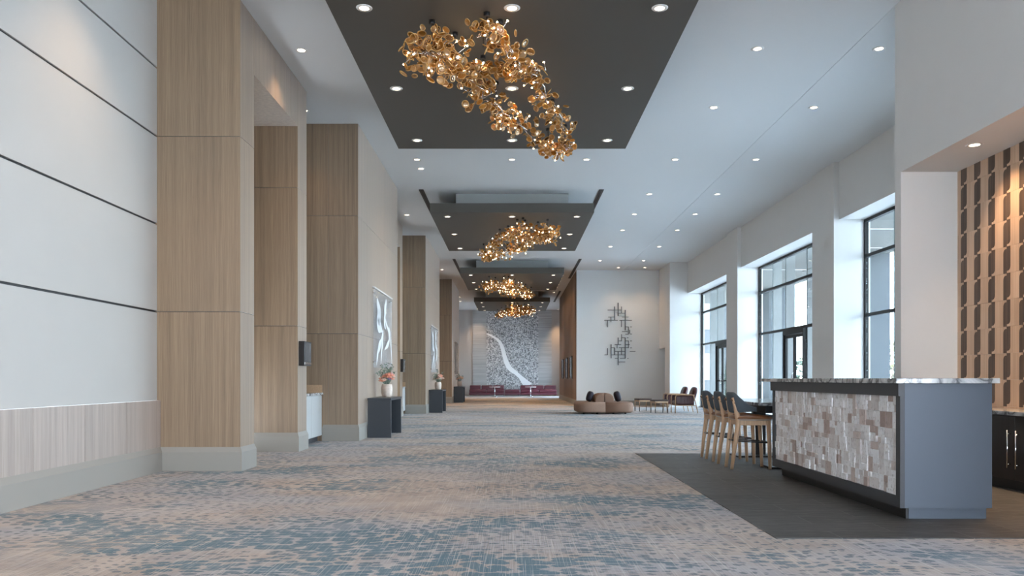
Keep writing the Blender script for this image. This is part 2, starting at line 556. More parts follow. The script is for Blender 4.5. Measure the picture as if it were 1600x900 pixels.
# ------------------------------------------------------------------ mesh helpers
class MB:
    def __init__(self):
        self.bm = bmesh.new()
        self.mi = 0

    def _f(self, vs, smooth=False):
        try:
            f = self.bm.faces.new(vs)
        except ValueError:
            return None
        f.material_index = self.mi
        f.smooth = smooth
        return f

    def box(self, x0, x1, y0, y1, z0, z1, bevel=0.0, seg=2, mtx=None, top=None):
        """top = inset (dx0, dx1, dy0, dy1) of the upper face"""
        t = top or (0, 0, 0, 0)
        co = [(x0, y0, z0), (x1, y0, z0), (x1, y1, z0), (x0, y1, z0),
              (x0 + t[0], y0 + t[2], z1), (x1 - t[1], y0 + t[2], z1), (x1 - t[1], y1 - t[3], z1), (x0 + t[0], y1 - t[3], z1)]
        v = [self.bm.verts.new(Vector(c) if mtx is None else mtx @ Vector(c)) for c in co]
        fs = []
        for q in ((3, 2, 1, 0), (4, 5, 6, 7), (0, 1, 5, 4), (1, 2, 6, 5), (2, 3, 7, 6), (3, 0, 4, 7)):
            fs.append(self._f([v[i] for i in q]))
        if bevel > 0:
            es = list({e for f in fs for e in f.edges})
            r = bmesh.ops.bevel(self.bm, geom=es, offset=bevel, segments=seg, profile=0.5, affect='EDGES')
            for f in r['faces']:
                f.material_index = self.mi
                f.smooth = True
        return self

    def tube(self, pts, r, seg=8, cap=True):
        pts = [Vector(p) for p in pts]
        n = len(pts)
        rs = r if isinstance(r, (list, tuple)) else [r] * n
        tang = []
        for i in range(n):
            a = pts[max(0, i - 1)]
            b = pts[min(n - 1, i + 1)]
            d = (b - a)
            tang.append(d.normalized() if d.length > 1e-9 else Vector((0, 0, 1)))
        up = Vector((0, 0, 1)) if abs(tang[0].z) < 0.9 else Vector((1, 0, 0))
        u = tang[0].cross(up).normalized()
        rings = []
        for i in range(n):
            u = (u - tang[i] * u.dot(tang[i]))
            u = u.normalized() if u.length > 1e-6 else tang[i].orthogonal().normalized()
            w = tang[i].cross(u)
            rings.append([self.bm.verts.new(pts[i] + (u * math.cos(2 * math.pi * k / seg) + w * math.sin(2 * math.pi * k / seg)) * rs[i]) for k in range(seg)])
        for i in range(n - 1):
            for k in range(seg):
                self._f([rings[i][k], rings[i][(k + 1) % seg], rings[i + 1][(k + 1) % seg], rings[i + 1][k]], True)
        if cap:
            self._f(list(reversed(rings[0])))
            self._f(rings[-1])
        return self

    def lathe(self, prof, c=(0, 0, 0), seg=24, caps=True):
        rings = []
        for (r, z) in prof:
            rings.append([self.bm.verts.new((c[0] + r * math.cos(2 * math.pi * k / seg), c[1] + r * math.sin(2 * math.pi * k / seg), c[2] + z)) for k in range(seg)])
        for i in range(len(rings) - 1):
            for k in range(seg):
                self._f([rings[i][k], rings[i][(k + 1) % seg], rings[i + 1][(k + 1) % seg], rings[i + 1][k]], True)
        if caps:
            self._f(list(reversed(rings[0])))
            self._f(rings[-1])
        return self

    def blob(self, c, d, e=(2.0, 2.0), mtx=None, nu=20, nv=12):
        """superellipsoid: e large = boxier"""
        def sp(a, p):
            return math.copysign(abs(a) ** (2.0 / p), a)
        rings = []
        mt = mtx or Matrix.Identity(4)
        for i in range(1, nv):
            ph = -math.pi / 2 + math.pi * i / nv
            rings.append([])
            for k in range(nu):
                th = 2 * math.pi * k / nu
                p = Vector((d[0] * sp(math.cos(ph), e[1]) * sp(math.cos(th), e[0]), d[1] * sp(math.cos(ph), e[1]) * sp(math.sin(th), e[0]), d[2] * sp(math.sin(ph), e[1])))
                rings[-1].append(self.bm.verts.new(Vector(c) + (mt.to_3x3() @ p)))
        b = self.bm.verts.new(Vector(c) + mt.to_3x3() @ Vector((0, 0, -d[2])))
        t = self.bm.verts.new(Vector(c) + mt.to_3x3() @ Vector((0, 0, d[2])))
        for k in range(nu):
            self._f([b, rings[0][(k + 1) % nu], rings[0][k]], True)
            self._f([t, rings[-1][k], rings[-1][(k + 1) % nu]], True)
        for i in range(len(rings) - 1):
            for k in range(nu):
                self._f([rings[i][k], rings[i][(k + 1) % nu], rings[i + 1][(k + 1) % nu], rings[i + 1][k]], True)
        return self

    def prism(self, poly, fn, d0, d1, smooth=False):
        """poly: 2D points; fn(a, b, d) -> 3D; extruded between d0 and d1"""
        A = [self.bm.verts.new(fn(a, b, d0)) for a, b in poly]
        B = [self.bm.verts.new(fn(a, b, d1)) for a, b in poly]
        self._f(list(reversed(A)))
        self._f(B)
        n = len(poly)
        for i in range(n):
            self._f([A[i], A[(i + 1) % n], B[(i + 1) % n], B[i]], smooth)
        return self

    def grid(self, rows, closed=False, smooth=True):
        """rows of 3D points, all the same length"""
        V = [[self.bm.verts.new(p) for p in r] for r in rows]
        m = len(rows[0])
        for i in range(len(V) - 1):
            for k in range(m if closed else m - 1):
                self._f([V[i][k], V[i][(k + 1) % m], V[i + 1][(k + 1) % m], V[i + 1][k]], smooth)
        return V

    def build(self, name, mats, parent=None, loc=None, bevel=0.0):
        bmesh.ops.recalc_face_normals(self.bm, faces=self.bm.faces)
        me = bpy.data.meshes.new(name)
        self.bm.to_mesh(me)
        self.bm.free()
        for m in (mats if isinstance(mats, (list, tuple)) else [mats]):
            me.materials.append(M[m] if isinstance(m, str) else m)
        o = bpy.data.objects.new(name, me)
        COL.objects.link(o)
        if parent:
            o.parent = parent
        if loc:
            o.location = loc
        return o


def tag(o, label=None, cat=None, group=None, kind=None):
    if label:
        o['label'] = label
    if cat:
        o['category'] = cat
    if group:
        o['group'] = group
    if kind:
        o['kind'] = kind
    return o


def thing(name, label, cat, loc=(0, 0, 0), rz=0.0, group=None):
    o = bpy.data.objects.new(name, None)
    o.empty_display_size = 0.1
    COL.objects.link(o)
    o.location = loc
    o.rotation_euler = (0, 0, rz)
    return tag(o, label, cat, group)


def copy_tree(o, parent=None):
    c = o.copy()
    COL.objects.link(c)
    if parent:
        c.parent = parent
    for ch in list(o.children):
        copy_tree(ch, c)
    return c


def struct(o, label=None, cat=None, group=None):
    return tag(o, label, cat, group, 'structure')


ORD = ['nearest', 'second', 'third', 'fourth', 'fifth']
ZC = 5.57            # ceiling height
BAY = 10.95          # length of one bay of the hall
PZ = 5.036           # underside of the dark ceiling panels
rnd = random.Random(7)

# ================================================================== SHELL
m = MB()
m.box(-4.4, 7.40, -6.2, 52.2, -0.12, 0.0)
struct(m.build('floor', 'carpet'), 'patterned beige carpet with blue dabs and teal patches down the hall', 'carpet')

m = MB()
m.box(1.80, 4.70, 5.45, 11.65, 0.0, 0.006)
m.box(4.70, 5.30, 5.45, 9.50, 0.0, 0.006)
m.box(4.70, 6.64, 9.62, 11.65, 0.0, 0.006)
struct(m.build('floor', 'floor_tile'), 'dark grey tiled floor area set into the carpet around the bar counter', 'tile floor')

m = MB()
m.box(-5.8, 4.596, -6.2, 52.3, ZC, ZC + 0.35)
m.box(4.604, 7.7, -6.2, 33.3, ZC, ZC + 0.35)
m.mi = 1
m.box(4.59, 4.61, -6.2, 33.2, ZC + 0.006, ZC + 0.3)
struct(m.build('ceiling', ['ceil', 'plenum']), 'high smooth white ceiling with a fine joint line by the windows', 'ceiling')

# left plain wall: pale panels between black reveals
zs = [0.84, 1.884, 2.92, 3.955, 4.764, ZC]
m = MB()
for a, b in zip(zs[:-1], zs[1:]):
    m.box(-4.30, -4.195, -6.0, 9.452, a + (0.012 if a > 1 else 0), b - (0.012 if b < 5.5 else 0))
m.mi = 1
m.box(-4.60, -4.215, -6.0, 9.452, 0.0, ZC)
struct(m.build('wall_left', ['fabric_wall', 'joint']), 'pale left wall of tall panels divided by thin black lines', 'wall')

m = MB()
ys = [9.450, 8.617, 7.777, 6.935, 6.09, 5.25, 4.41, 3.57, 2.73, 1.89, 1.05, 0.2, -2, -4, -6]
for b, a in zip(ys[:-1], ys[1:]):
    m.box(-4.21, -4.150, a + 0.003, b - 0.003, 0.25, 0.838)
m.mi = 1
m.box(-4.21, -4.158, -6, 9.45, 0.2, 0.834)
struct(m.build('trim_1', ['oak_grey', 'joint']), 'greyish oak wainscot panels below the pale left wall', 'wainscot')

m = MB()
m.box(-4.20, -4.122, -6, 9.43, 0, 0.225)
m.box(-4.20, -4.122, -6, 9.43, 0.225, 0.285, top=(0, 0.024, 0, 0))
struct(m.build('baseboard_left', 'base'), 'tall grey baseboard under the oak wainscot on the left', 'baseboard')


def skirt(parent, x0, x1, y0, y1):
    m = MB()
    t = 0.024
    m.box(x0 - t, x1 + t, y0 - t, y1 + t, 0, 0.225)
    m.box(x0 - t, x1 + t, y0 - t, y1 + t, 0.225, 0.285, top=(t - .002,) * 4)
    return m.build('baseboard', 'base', parent)


def clad(m, x0, x1, y0, y1, z0, z1, xs=(), ysm=(), zsm=(), back=False, soffit=False):
    """dark core with veneer panels on the -Y and +X faces (and +Y when back)"""
    t, g = 0.014, 0.004
    m.mi = 1
    m.box(x0, x1 - t + .003, y0 + t - .003, y1 - (t - .003 if back else 0), z0, z1)
    m.mi = 0
    zz = [z0] + [z for z in zsm if z0 < z < z1] + [z1]
    xx = [x0] + [x for x in xs if x0 < x < x1] + [x1]
    yy = [y0 + t] + [y for y in ysm if y0 < y < y1] + [y1]
    for za, zb in zip(zz[:-1], zz[1:]):
        ga = g if za > z0 else 0
        gb = g if zb < z1 else 0
        for xa, xb in zip(xx[:-1], xx[1:]):
            m.box(xa + (g / 2 if xa > x0 else 0), xb - (g / 2 if xb < x1 else 0), y0, y0 + t, za + ga, zb - gb)
            if back:
                m.box(xa + (g / 2 if xa > x0 else 0), xb - (g / 2 if xb < x1 else 0), y1 - t, y1, za + ga, zb - gb)
        for ya, yb in zip(yy[:-1], yy[1:]):
            m.box(x1 - t, x1, ya + (g / 2 if ya > y0 + t else 0), yb - (g / 2 if yb < y1 else t if back else 0), za + ga, zb - gb)


ZSEAM = (1.884, 3.955)
for k in range(3):
    dy = BAY * k
    # portal around a recessed doorway
    m = MB()
    clad(m, -4.90, -3.21, 9.452 + dy, 9.957 + dy, 0, ZC, zsm=ZSEAM, back=True)
    clad(m, -4.90, -3.21, 11.98 + dy, 12.50 + dy, 0, ZC, zsm=ZSEAM)
    m.mi = 1
    m.box(-4.9, -3.225, 9.95 + dy, 11.99 + dy, 4.890, ZC)
    m.mi = 0
    m.box(-4.9, -3.21, 9.96 + dy, 11.977 + dy, 4.874, 4.892)
    for a, b in ((9.961, 10.84), (10.844, 11.60), (11.604, 11.977)):
        m.box(-3.226, -3.21, a + dy, b + dy, 4.892, ZC)
    p = m.build('pillar', ['oak', 'joint'])
    struct(p, ['nearest oak-clad portal around a recessed doorway, beside the pale wall',
               'second oak-clad portal, beyond the first large oak pier',
               'farthest oak-clad portal, beyond the second oak pier'][k], 'portal', 'oak portals on the left')
    skirt(p, -4.90, -3.21, 9.452 + dy, 9.957 + dy)
    skirt(p, -4.90, -3.21, 11.98 + dy, 12.50 + dy)
    m = MB()
    m.box(-5.05, -4.88, 9.9 + dy, 12.1 + dy, 0, 5)
    struct(m.build('wall_left', 'paint_taupe'), 'taupe wall at the back of the ' + ['nearest', 'second', 'farthest'][k] + ' doorway portal', 'wall')
    # service niche wall behind the small cabinet
    m = MB()
    m.box(-4.6, -4.3, 12.49 + dy, 14.06 + dy, 0, ZC)
    struct(m.build('wall_left', 'paint'), 'wall behind the small grey cabinet between ' + ['first', 'second', 'third'][k] + ' portal and pier', 'wall')
    # wide oak pier
    m = MB()
    clad(m, -4.50, -2.703, 14.05 + dy, 18.88 + dy, 0, ZC, xs=(-3.226,), ysm=(14.93 + dy, 16.9 + dy), zsm=ZSEAM, back=True)
    p = m.build('pillar', ['oak', 'joint'])
    struct(p, ['nearest wide oak pier carrying a frosted glass artwork',
               'second wide oak pier, between the second and third portals',
               'farthest wide oak pier at the end of the left side'][k], 'pier', 'wide oak piers on the left')
    skirt(p, -3.31, -2.703, 14.05 + dy, 18.88 + dy)

m = MB()
m.box(-4.9, -4.5, 18.8, 20.5, 0, ZC)
m.box(-4.9, -4.5, 29.7, 31.5, 0, ZC)
struct(m.build('wall_left', 'paint'), 'white wall in the gaps between oak piers and portals', 'wall')
m = MB()
m.box(-3.75, -3.5, 40.6, 52.1, 0, ZC)
struct(m.build('wall_left', 'paint_taupe'), 'taupe wall on the left at the far end of the hall', 'wall')
m = MB()
m.box(-3.51, -3.476, 40.8, 52.0, 0, 0.2)
struct(m.build('baseboard_left', 'base'), 'grey baseboard along the far left taupe wall', 'baseboard')
m = MB()
m.box(-5.8, -5.6, -6.2, 52.2, 0, ZC)
struct(m.build('wall_left', 'paint'), 'outer wall behind the oak portals', 'wall')
m = MB()
m.box(-5.8, -2.2, -6.4, -6.2, 0, ZC)
m.box(4.2, 7.7, -6.4, -6.2, 0, ZC)
m.box(-2.2, 4.2, -6.4, -6.2, 2.2, ZC)  # gap below is an unseen opening added to let daylight in
struct(m.build('wall_back', 'paint'), 'wall behind the viewer around an opening added for daylight', 'wall')

# end wall
m = MB()
m.box(-3.75, 3.75, 52.05, 52.3, 0, ZC)
struct(m.build('wall_far', 'paint_taupe'), 'taupe end wall of the hall behind the mosaic mural', 'wall')

# right side: far art wall, corridor wall, end block
m = MB()
m.box(2.66, 7.40, 33.0, 33.3, 0, ZC)
struct(m.build('wall_right', 'paint_daylit'), 'pale grey wall with the metal bar sculpture', 'wall')
m = MB()
m.box(2.64, 6.09, 32.975, 33.0, 0, 0.20, top=(0, 0, 0.006, 0))
struct(m.build('baseboard_right', 'base'), 'grey baseboard under the metal bar sculpture wall', 'baseboard')
m = MB()
m.mi = 1
m.box(2.68, 2.95, 33.02, 44.6, 0, ZC)
m.mi = 0
yy = [33.01 + 0.644 * i for i in range(19)]
for a, b in zip(yy[:-1], yy[1:]):
    m.box(2.65, 2.69, a + 0.006, b - 0.006, 0, ZC)
p = m.build('wall_right', ['oak_flat', 'joint'])
struct(p, 'oak panelled wall on the right of the far corridor', 'wall')
m = MB()
m.box(2.622, 2.66, 33.0, 44.62, 0, 0.22)
struct(m.build('baseboard_right', 'base'), 'grey baseboard along the oak corridor wall', 'baseboard')
m = MB()
m.box(3.5, 3.75, 44.5, 46.6, 0, ZC)
m.box(3.5, 3.75, 50.2, 52.1, 0, ZC)
m.box(3.5, 3.75, 46.6, 50.2, 3.8, ZC)
m.box(2.9, 3.6, 44.45, 44.6, 0, ZC)
struct(m.build('wall_right', 'paint_taupe'), 'taupe wall in the recess beside the mural', 'wall')

m = MB()
m.box(6.07, 7.40, 30.77, 31.75, 0, ZC)
m.box(6.07, 7.40, 31.75, 33.0, 2.33, ZC)
m.box(6.75, 7.40, 31.75, 33.0, 0, 2.33)
struct(m.build('wall_right', 'paint'), 'white wall block with a low doorway past the last window', 'wall')
m = MB()
m.box(6.68, 6.75, 31.80, 32.95, 0, 2.28, 0.006)
d = m.build('door_3', 'grey_cab')
struct(d, 'grey door inside the low doorway past the last window', 'door')
m = MB()
m.tube([(6.68, 31.95, 1.0), (6.63, 31.95, 1.0), (6.63, 32.07, 1.0)], 0.01)
m.build('door_handle', 'chrome', d)

# bulkhead and window piers
m = MB()
m.box(6.757, 7.45, -4.7, 30.77, 4.38, ZC)
struct(m.build('wall_right', 'paint'), 'white bulkhead running above the tall windows', 'wall')
PIERS = [(2.37, 3.56), (9.45, 10.64), (16.53, 17.72), (23.6, 24.8)]
for i, (a, b) in enumerate(PIERS):
    m = MB()
    m.box(6.65, 7.40, a, b, 0, ZC)
    struct(m.build('pillar', 'paint'), ['white window pillar behind the bar niche, out of view',
                                        'white window pillar hidden behind the bar niche',
                                        'wide white pillar between the nearest and second window',
                                        'narrower-looking white pillar between the second and farthest window'][i], 'pillar', 'white window pillars')
m = MB()  # far side of the unseen opening added for daylight
m.box(6.65, 7.40, -6.2, -4.7, 0, ZC)
struct(m.build('wall_right', 'paint'), 'wall beside the opening added for daylight behind the viewer', 'wall')

# bar niche block
m = MB()
m.box(4.604, 5.40, 3.60, 9.615, 3.54, ZC)
m.box(4.604, 6.66, 9.47, 9.615, 0, 3.54)
m.box(5.40, 6.66, 9.47, 9.615, 3.54, ZC)
m.box(4.604, 6.66, 3.45, 3.60, 0, ZC)
m.box(5.29, 5.42, 3.60, 9.47, 0, 3.54)
struct(m.build('wall_right', 'paint'), 'white wall block framing the bar niche', 'wall')

# feature wall of inlaid wood tiles
TP, TZ = 0.27, 0.284
m = MB()
y_s0, z_top = 9.39, 3.352
for c in range(-1, 22):
    yl = y_s0 - TP * c
    for r in range(-1, 10):
        zb = z_top - TZ * (r + 1)
        za, zc = max(zb, 0.775), min(zb + TZ, 3.54)
        ya, yb = max(yl - TP, 3.602), min(yl, 9.468)
        if zc - za < .01 or yb - ya < .01:
            continue
        m.mi = 0
        m.box(5.272, 5.292, ya + .0008, yb - .0008, za + .0008, zc - .0008)
        if yl > 9.468:
            continue
        poly = [(0, 0), (.21, 0), (.21, .09)]
        for q in range(7):
            a = -math.pi / 2 + math.pi / 2 * q / 6
            poly.append((.28 + .15 * math.cos(a), .09 + .17 + .17 * math.sin(a)))
        poly += [(.43, 1.0), (.215, 1.0), (.215, .91)]
        for q in range(7):
            a = math.pi / 2 + math.pi / 2 * q / 6
            poly.append((.15 + .15 * math.cos(a), .74 + .17 * math.sin(a)))
        pl = [(s, min(max(zb + t * TZ, za), zc)) for s, t in poly]
        if zc - za < TZ * 0.95:      # partial tile under the soffit
            if r == -1:
                pl = [(0, za), (.21, za), (.21, za + .026)] + [(.28 + .15 * math.cos(-math.pi / 2 + math.pi / 12 * q), za + .026 + .048 + .048 * math.sin(-math.pi / 2 + math.pi / 12 * q)) for q in range(7)] + [(.43, zc), (0, zc)]
            else:
                continue
        m.mi = 1
        m.prism(pl, lambda s, z, d, y=yl: (d, y - s * TP, z), 5.2685, 5.275)
struct(m.build('wall_right', ['tile_light', 'tile_dark']), 'feature wall of light wood tiles with rounded dark wood inlays behind the bar', 'feature wall')


# ================================================================== WINDOWS
def window(n, y0, y1, mull, label, door=None):
    X = 7.31
    m = MB()
    f = 0.04
    m.box(X - .04, X + .04, y0, y0 + f, 0, 4.38)
    m.box(X - .04, X + .04, y1 - f, y1, 0, 4.38)
    m.box(X - .04, X + .04, y0 + f, y1 - f, 4.32, 4.38)
    m.box(X - .04, X + .04, y0 + f, y1 - f, 3.585, 3.65)
    m.box(X - .04, X + .04, y0 + f, y1 - f, 2.37, 2.435)
    segs = [(y0 + f, y1 - f)] if not door else [(y0 + f, door[0]), (door[1], y1 - f)]
    for a, b in segs:
        m.box(X - .04, X + .04, a, b, 0, 0.08)
    w = struct(m.build('window_%d' % n, 'frame'), label, 'window')
    for y in mull:
        m = MB()
        m.box(X + .03, X + .27, y - .03, y + .03, 0, 4.38)
        m.build('mullion', 'mullion', w)
    ys = [y0 + f] + sorted(mull) + [y1 - f]
    for a, b in zip(ys[:-1], ys[1:]):
        for za, zb in ((0.08, 2.37), (2.435, 3.585), (3.65, 4.32)):
            if door and za < 1 and a >= door[0] - .05 and b <= door[1] + .05:
                continue
            m = MB()
            m.box(X - .003, X + .003, a + .002, b - .002, za, zb)
            m.build('pane', 'glass', w)
    return w


def glass_door(n, y0, y1, label):
    X = 7.31
    m = MB()
    m.box(X - .06, X + .05, y0, y0 + .06, 0, 2.37)
    m.box(X - .06, X + .05, y1 - .06, y1, 0, 2.37)
    m.box(X - .06, X + .05, y0 + .06, y1 - .06, 2.25, 2.37)
    d = struct(m.build('door_%d' % n, 'frame'), label, 'door')
    mid = (y0 + y1) / 2
    for a, b, s in ((y0 + .062, mid - .003, 1), (mid + .003, y1 - .062, -1)):
        m = MB()
        t = .055
        m.box(X - .025, X + .025, a, a + t, 0.01, 2.24)
        m.box(X - .025, X + .025, b - t, b, 0.01, 2.24)
        m.box(X - .025, X + .025, a + t, b - t, 0.01, 0.25)
        m.box(X - .025, X + .025, a + t, b - t, 2.16, 2.24)
        m.box(X - .02, X + .02, a + t, b - t, 1.0, 1.05)
        leaf = m.build('leaf', 'frame', d)
        m = MB()
        m.box(X - .004, X + .004, a + t, b - t, 0.25, 1.0)
        m.box(X - .004, X + .004, a + t, b - t, 1.05, 2.16)
        m.build('pane', 'glass', leaf)
        m = MB()
        yh = b - t / 2 if s > 0 else a + t / 2
        m.tube([(X - .025, yh, 0.92), (X - .07, yh, 0.92), (X - .07, yh, 1.25), (X - .025, yh, 1.25)], 0.011)
        m.build('door_handle', 'chrome', leaf)
    return d


window(1, 10.64, 16.53, [11.7, 12.75, 14.3, 15.35], 'nearest tall window, just left of the bar niche wall')
window(2, 17.72, 23.6, [18.85, 19.9, 21.45, 22.5], 'second tall window with a dark glass double door', (19.9, 21.45))
window(3, 24.8, 30.77, [25.95, 27.0, 28.55, 29.6], 'farthest tall window with a dark glass door, behind the armchairs', (27.0, 28.55))
glass_door(1, 19.925, 21.425, 'dark framed glass double door in the second window')
glass_door(2, 27.025, 28.525, 'dark framed glass door in the farthest window')

m = MB()  # unseen window, added so daylight reaches the mural
for a, b in ((46.6, 46.66), (48.37, 48.43), (50.14, 50.2)):
    m.box(3.58, 3.66, a, b, 0, 3.8)
for z in (0, 2.37, 3.74):
    m.box(3.58, 3.66, 46.66, 48.37, z, z + .06)
    m.box(3.58, 3.66, 48.43, 50.14, z, z + .06)
w = struct(m.build('window_4', 'frame'), 'unseen tall window added beside the mural to let in daylight', 'window')
m = MB()
m.box(3.617, 3.623, 46.66, 48.37, .06, 3.74)
m.box(3.617, 3.623, 48.43, 50.14, .06, 3.74)
m.build('pane', 'glass', w)

# ================================================================== OUTDOORS
m = MB()
m.box(7.40, 90, -30, 120, -0.25, -0.05)
struct(m.build('ground', 'concrete'), 'pale paved ground outside the windows', 'ground')
m = MB()
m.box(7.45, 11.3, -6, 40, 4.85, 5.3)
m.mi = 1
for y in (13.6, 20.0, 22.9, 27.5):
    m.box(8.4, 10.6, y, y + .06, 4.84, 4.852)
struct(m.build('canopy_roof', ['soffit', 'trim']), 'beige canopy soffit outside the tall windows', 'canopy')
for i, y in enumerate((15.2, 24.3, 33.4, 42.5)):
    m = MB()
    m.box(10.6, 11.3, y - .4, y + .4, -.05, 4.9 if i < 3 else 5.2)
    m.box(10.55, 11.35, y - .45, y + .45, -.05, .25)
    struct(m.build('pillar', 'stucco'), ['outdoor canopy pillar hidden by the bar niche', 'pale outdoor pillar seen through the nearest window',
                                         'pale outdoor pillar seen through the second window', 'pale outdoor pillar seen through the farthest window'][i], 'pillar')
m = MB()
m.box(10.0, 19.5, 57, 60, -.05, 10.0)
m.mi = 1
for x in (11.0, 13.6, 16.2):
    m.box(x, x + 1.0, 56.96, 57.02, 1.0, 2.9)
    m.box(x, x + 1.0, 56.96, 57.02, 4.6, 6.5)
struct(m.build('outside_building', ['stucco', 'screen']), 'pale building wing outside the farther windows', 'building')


def bush(name, x, y, r, h, nl, matname, label, seed, trunk=False):
    R = random.Random(seed)
    t = thing(name, label, 'tree' if trunk else 'bush', (x, y, -0.05), 0, 'greenery outside the windows')
    m = MB()
    for i in range(nl):
        a, b = R.uniform(0, 6.28), R.uniform(-1, 1)
        rr = R.uniform(0.45, 1.0) ** 0.6
        q = math.sqrt(1 - b * b)
        c = Vector((r * rr * q * math.cos(a), r * rr * q * math.sin(a), h * (0.55 + .45 * rr * b)))
        u = Vector((R.gauss(0, 1), R.gauss(0, 1), R.gauss(0, 1))).normalized()
        w = u.orthogonal().normalized()
        s = R.uniform(.09, .17)
        v = [m.bm.verts.new(c + u * s), m.bm.verts.new(c + w * s * .45), m.bm.verts.new(c - u * s), m.bm.verts.new(c - w * s * .45)]
        m._f(v)
    m.build('foliage', matname, t)
    m = MB()
    for i in range(5):
        a = R.uniform(0, 6.28)
        m.tube([(0.04 * math.cos(a), .04 * math.sin(a), 0), (.15 * r * math.cos(a), .15 * r * math.sin(a), h * .35), (.55 * r * math.cos(a), .55 * r * math.sin(a), h * .8)], [.05, .035, .012], 6)
    m.build('branch', 'bark', t)
    return t


bush('shrub', 13.9, 38.0, 1.3, 2.3, 900, 'leaf', 'green shrub seen through the glass double door of the second window', 1)
bush('shrub', 11.6, 35.7, .6, 1.5, 500, 'leaf', 'smaller green shrub at the far leaf of the glass double door', 2)
bush('tree', 16.6, 35.2, 1.1, 2.9, 600, 'leaf_yellow', 'yellow green tree seen through the nearest window', 3, True)
bush('shrub', 9.3, 33.4, .6, 1.9, 500, 'leaf', 'green shrub seen through the farthest window', 4)

# ================================================================== CEILING PANELS
PC = 10.87
for k in range(4):
    dy = BAY * k
    y0, y1 = 8.02 + dy, 13.72 + dy
    t = thing('ceiling_panel', ['nearest dark grey drop ceiling panel above the largest chandelier',
                                'second dark grey drop ceiling panel from the camera',
                                'third dark grey drop ceiling panel down the hall',
                                'farthest dark grey drop ceiling panel, by the mural'][k], 'ceiling panel', (0, (y0 + y1) / 2, PZ), 0, 'dark drop ceiling panels')
    hy = (y1 - y0) / 2
    m = MB()
    m.box(-1.945, 1.945, -hy, hy, 0, 0.22)
    m.build('panel', 'dark_panel', t)
    m = MB()
    m.box(-1.36, 1.36, -hy + .40, hy - .40, 0.22, ZC - PZ)
    m.build('bulkhead', 'plenum', t)

SLOT = 0
for (x, y0, y1, lab) in ((-2.15, 18.92, 24.7, 'slim black air slot left of the second dark ceiling panel'),
                         (2.12, 18.92, 24.7, 'slim black air slot right of the second dark ceiling panel'),
                         (-2.17, 29.87, 35.6, 'slim black air slot left of the third dark ceiling panel'),
                         (2.55, 29.87, 35.6, 'slim black air slot right of the third dark ceiling panel'),
                         (-2.15, 7.9, 13.75, 'slim black air slot left of the nearest dark ceiling panel'),
                         (2.45, 40.8, 46.5, 'slim black air slot by the farthest dark ceiling panel')):
    if y0 < 9:
        continue
    m = MB()
    m.box(x - .055, x + .055, y0, y1, ZC - .012, ZC - .001)
    o = m.build('air_slot', 'joint')
    m = MB()
    m.box(x - .012, x + .012, y0, y1, ZC - .015, ZC - .011)
    m.build('divider', 'frame', o)
    tag(o, lab, 'air vent', 'linear air slots')

# downlights
spot_data = bpy.data.lights.new('downlight_beam', 'SPOT')
spot_data.energy = SPOT_W
spot_data.color = (1.0, 0.66, 0.38)
spot_data.spot_size = math.radians(95)
spot_data.spot_blend = 1.0
spot_data.shadow_soft_size = 0.05
spot_far = spot_data.copy()
spot_far.energy = SPOT_W * 5.5
spot_end = spot_data.copy()
spot_end.energy = SPOT_W * 14
spot_end.spot_size = math.radians(60)
spot_niche = spot_data.copy()
spot_niche.energy = SPOT_W * 10
spot_niche.spot_size = math.radians(100)
spot_mid = spot_data.copy()
spot_mid.energy = SPOT_W * 2.2

m = MB()
m.lathe([(0.052, -0.006), (0.068, -0.010), (0.086, -0.004), (0.088, 0.0)], seg=20, caps=False)
ring0 = m.build('trim_ring', 'trim')
m = MB()
m.lathe([(0.0005, -0.0035), (0.054, -0.0035), (0.054, 0.0)], seg=20)
lens0 = m.build('lens', 'lens')
ring_me, lens_me = ring0.data, lens0.data
bpy.data.objects.remove(ring0)
bpy.data.objects.remove(lens0)


def downlight(x, y, z, label, group, beam=spot_data, tilt=0):
    t = thing('downlight', label, 'downlight', (x, y, z), 0, group)
    for nm, me in (('trim_ring', ring_me), ('lens', lens_me)):
        o = bpy.data.objects.new(nm, me)
        COL.objects.link(o)
        o.parent = t
    if beam:
        l = bpy.data.objects.new('downlight_beam', beam)
        l.location = (0, 0, -.03)
        l.rotation_euler = (0, math.radians(tilt), 0)
        l.parent = t
        COL.objects.link(l)
    return t


PN = ['nearest', 'second', 'third', 'farthest']
for k in range(4):
    for r, yy_ in enumerate((-2.36, 0, 2.36)):
        for c, x in enumerate((-1.572, 0, 1.572)):
            downlight(x, PC + BAY * k + yy_, PZ, '%s downlight in the %s row of the %s dark ceiling panel' % (('left-hand', 'centre', 'right-hand')[c], ('front', 'middle', 'rear')[r], PN[k]),
                      'downlights in the dark panels', spot_data if k < 2 else spot_far)
ORDW = ['first', 'second', 'third', 'fourth', 'fifth', 'sixth', 'seventh', 'eighth', 'ninth', 'tenth', 'eleventh']
rows = [10.85, 13.2, 16.33, 19.4, 21.75, 24.1, 27.1, 30.3]
for i, y in enumerate(rows):
    downlight(3.33, y, ZC, '%s downlight along the white ceiling line between dark panels and joint line' % ORDW[i], 'downlights on the white ceiling')
    downlight(4.98, y, ZC, '%s downlight along the white ceiling line nearest the windows' % ORDW[i], 'downlights on the white ceiling')
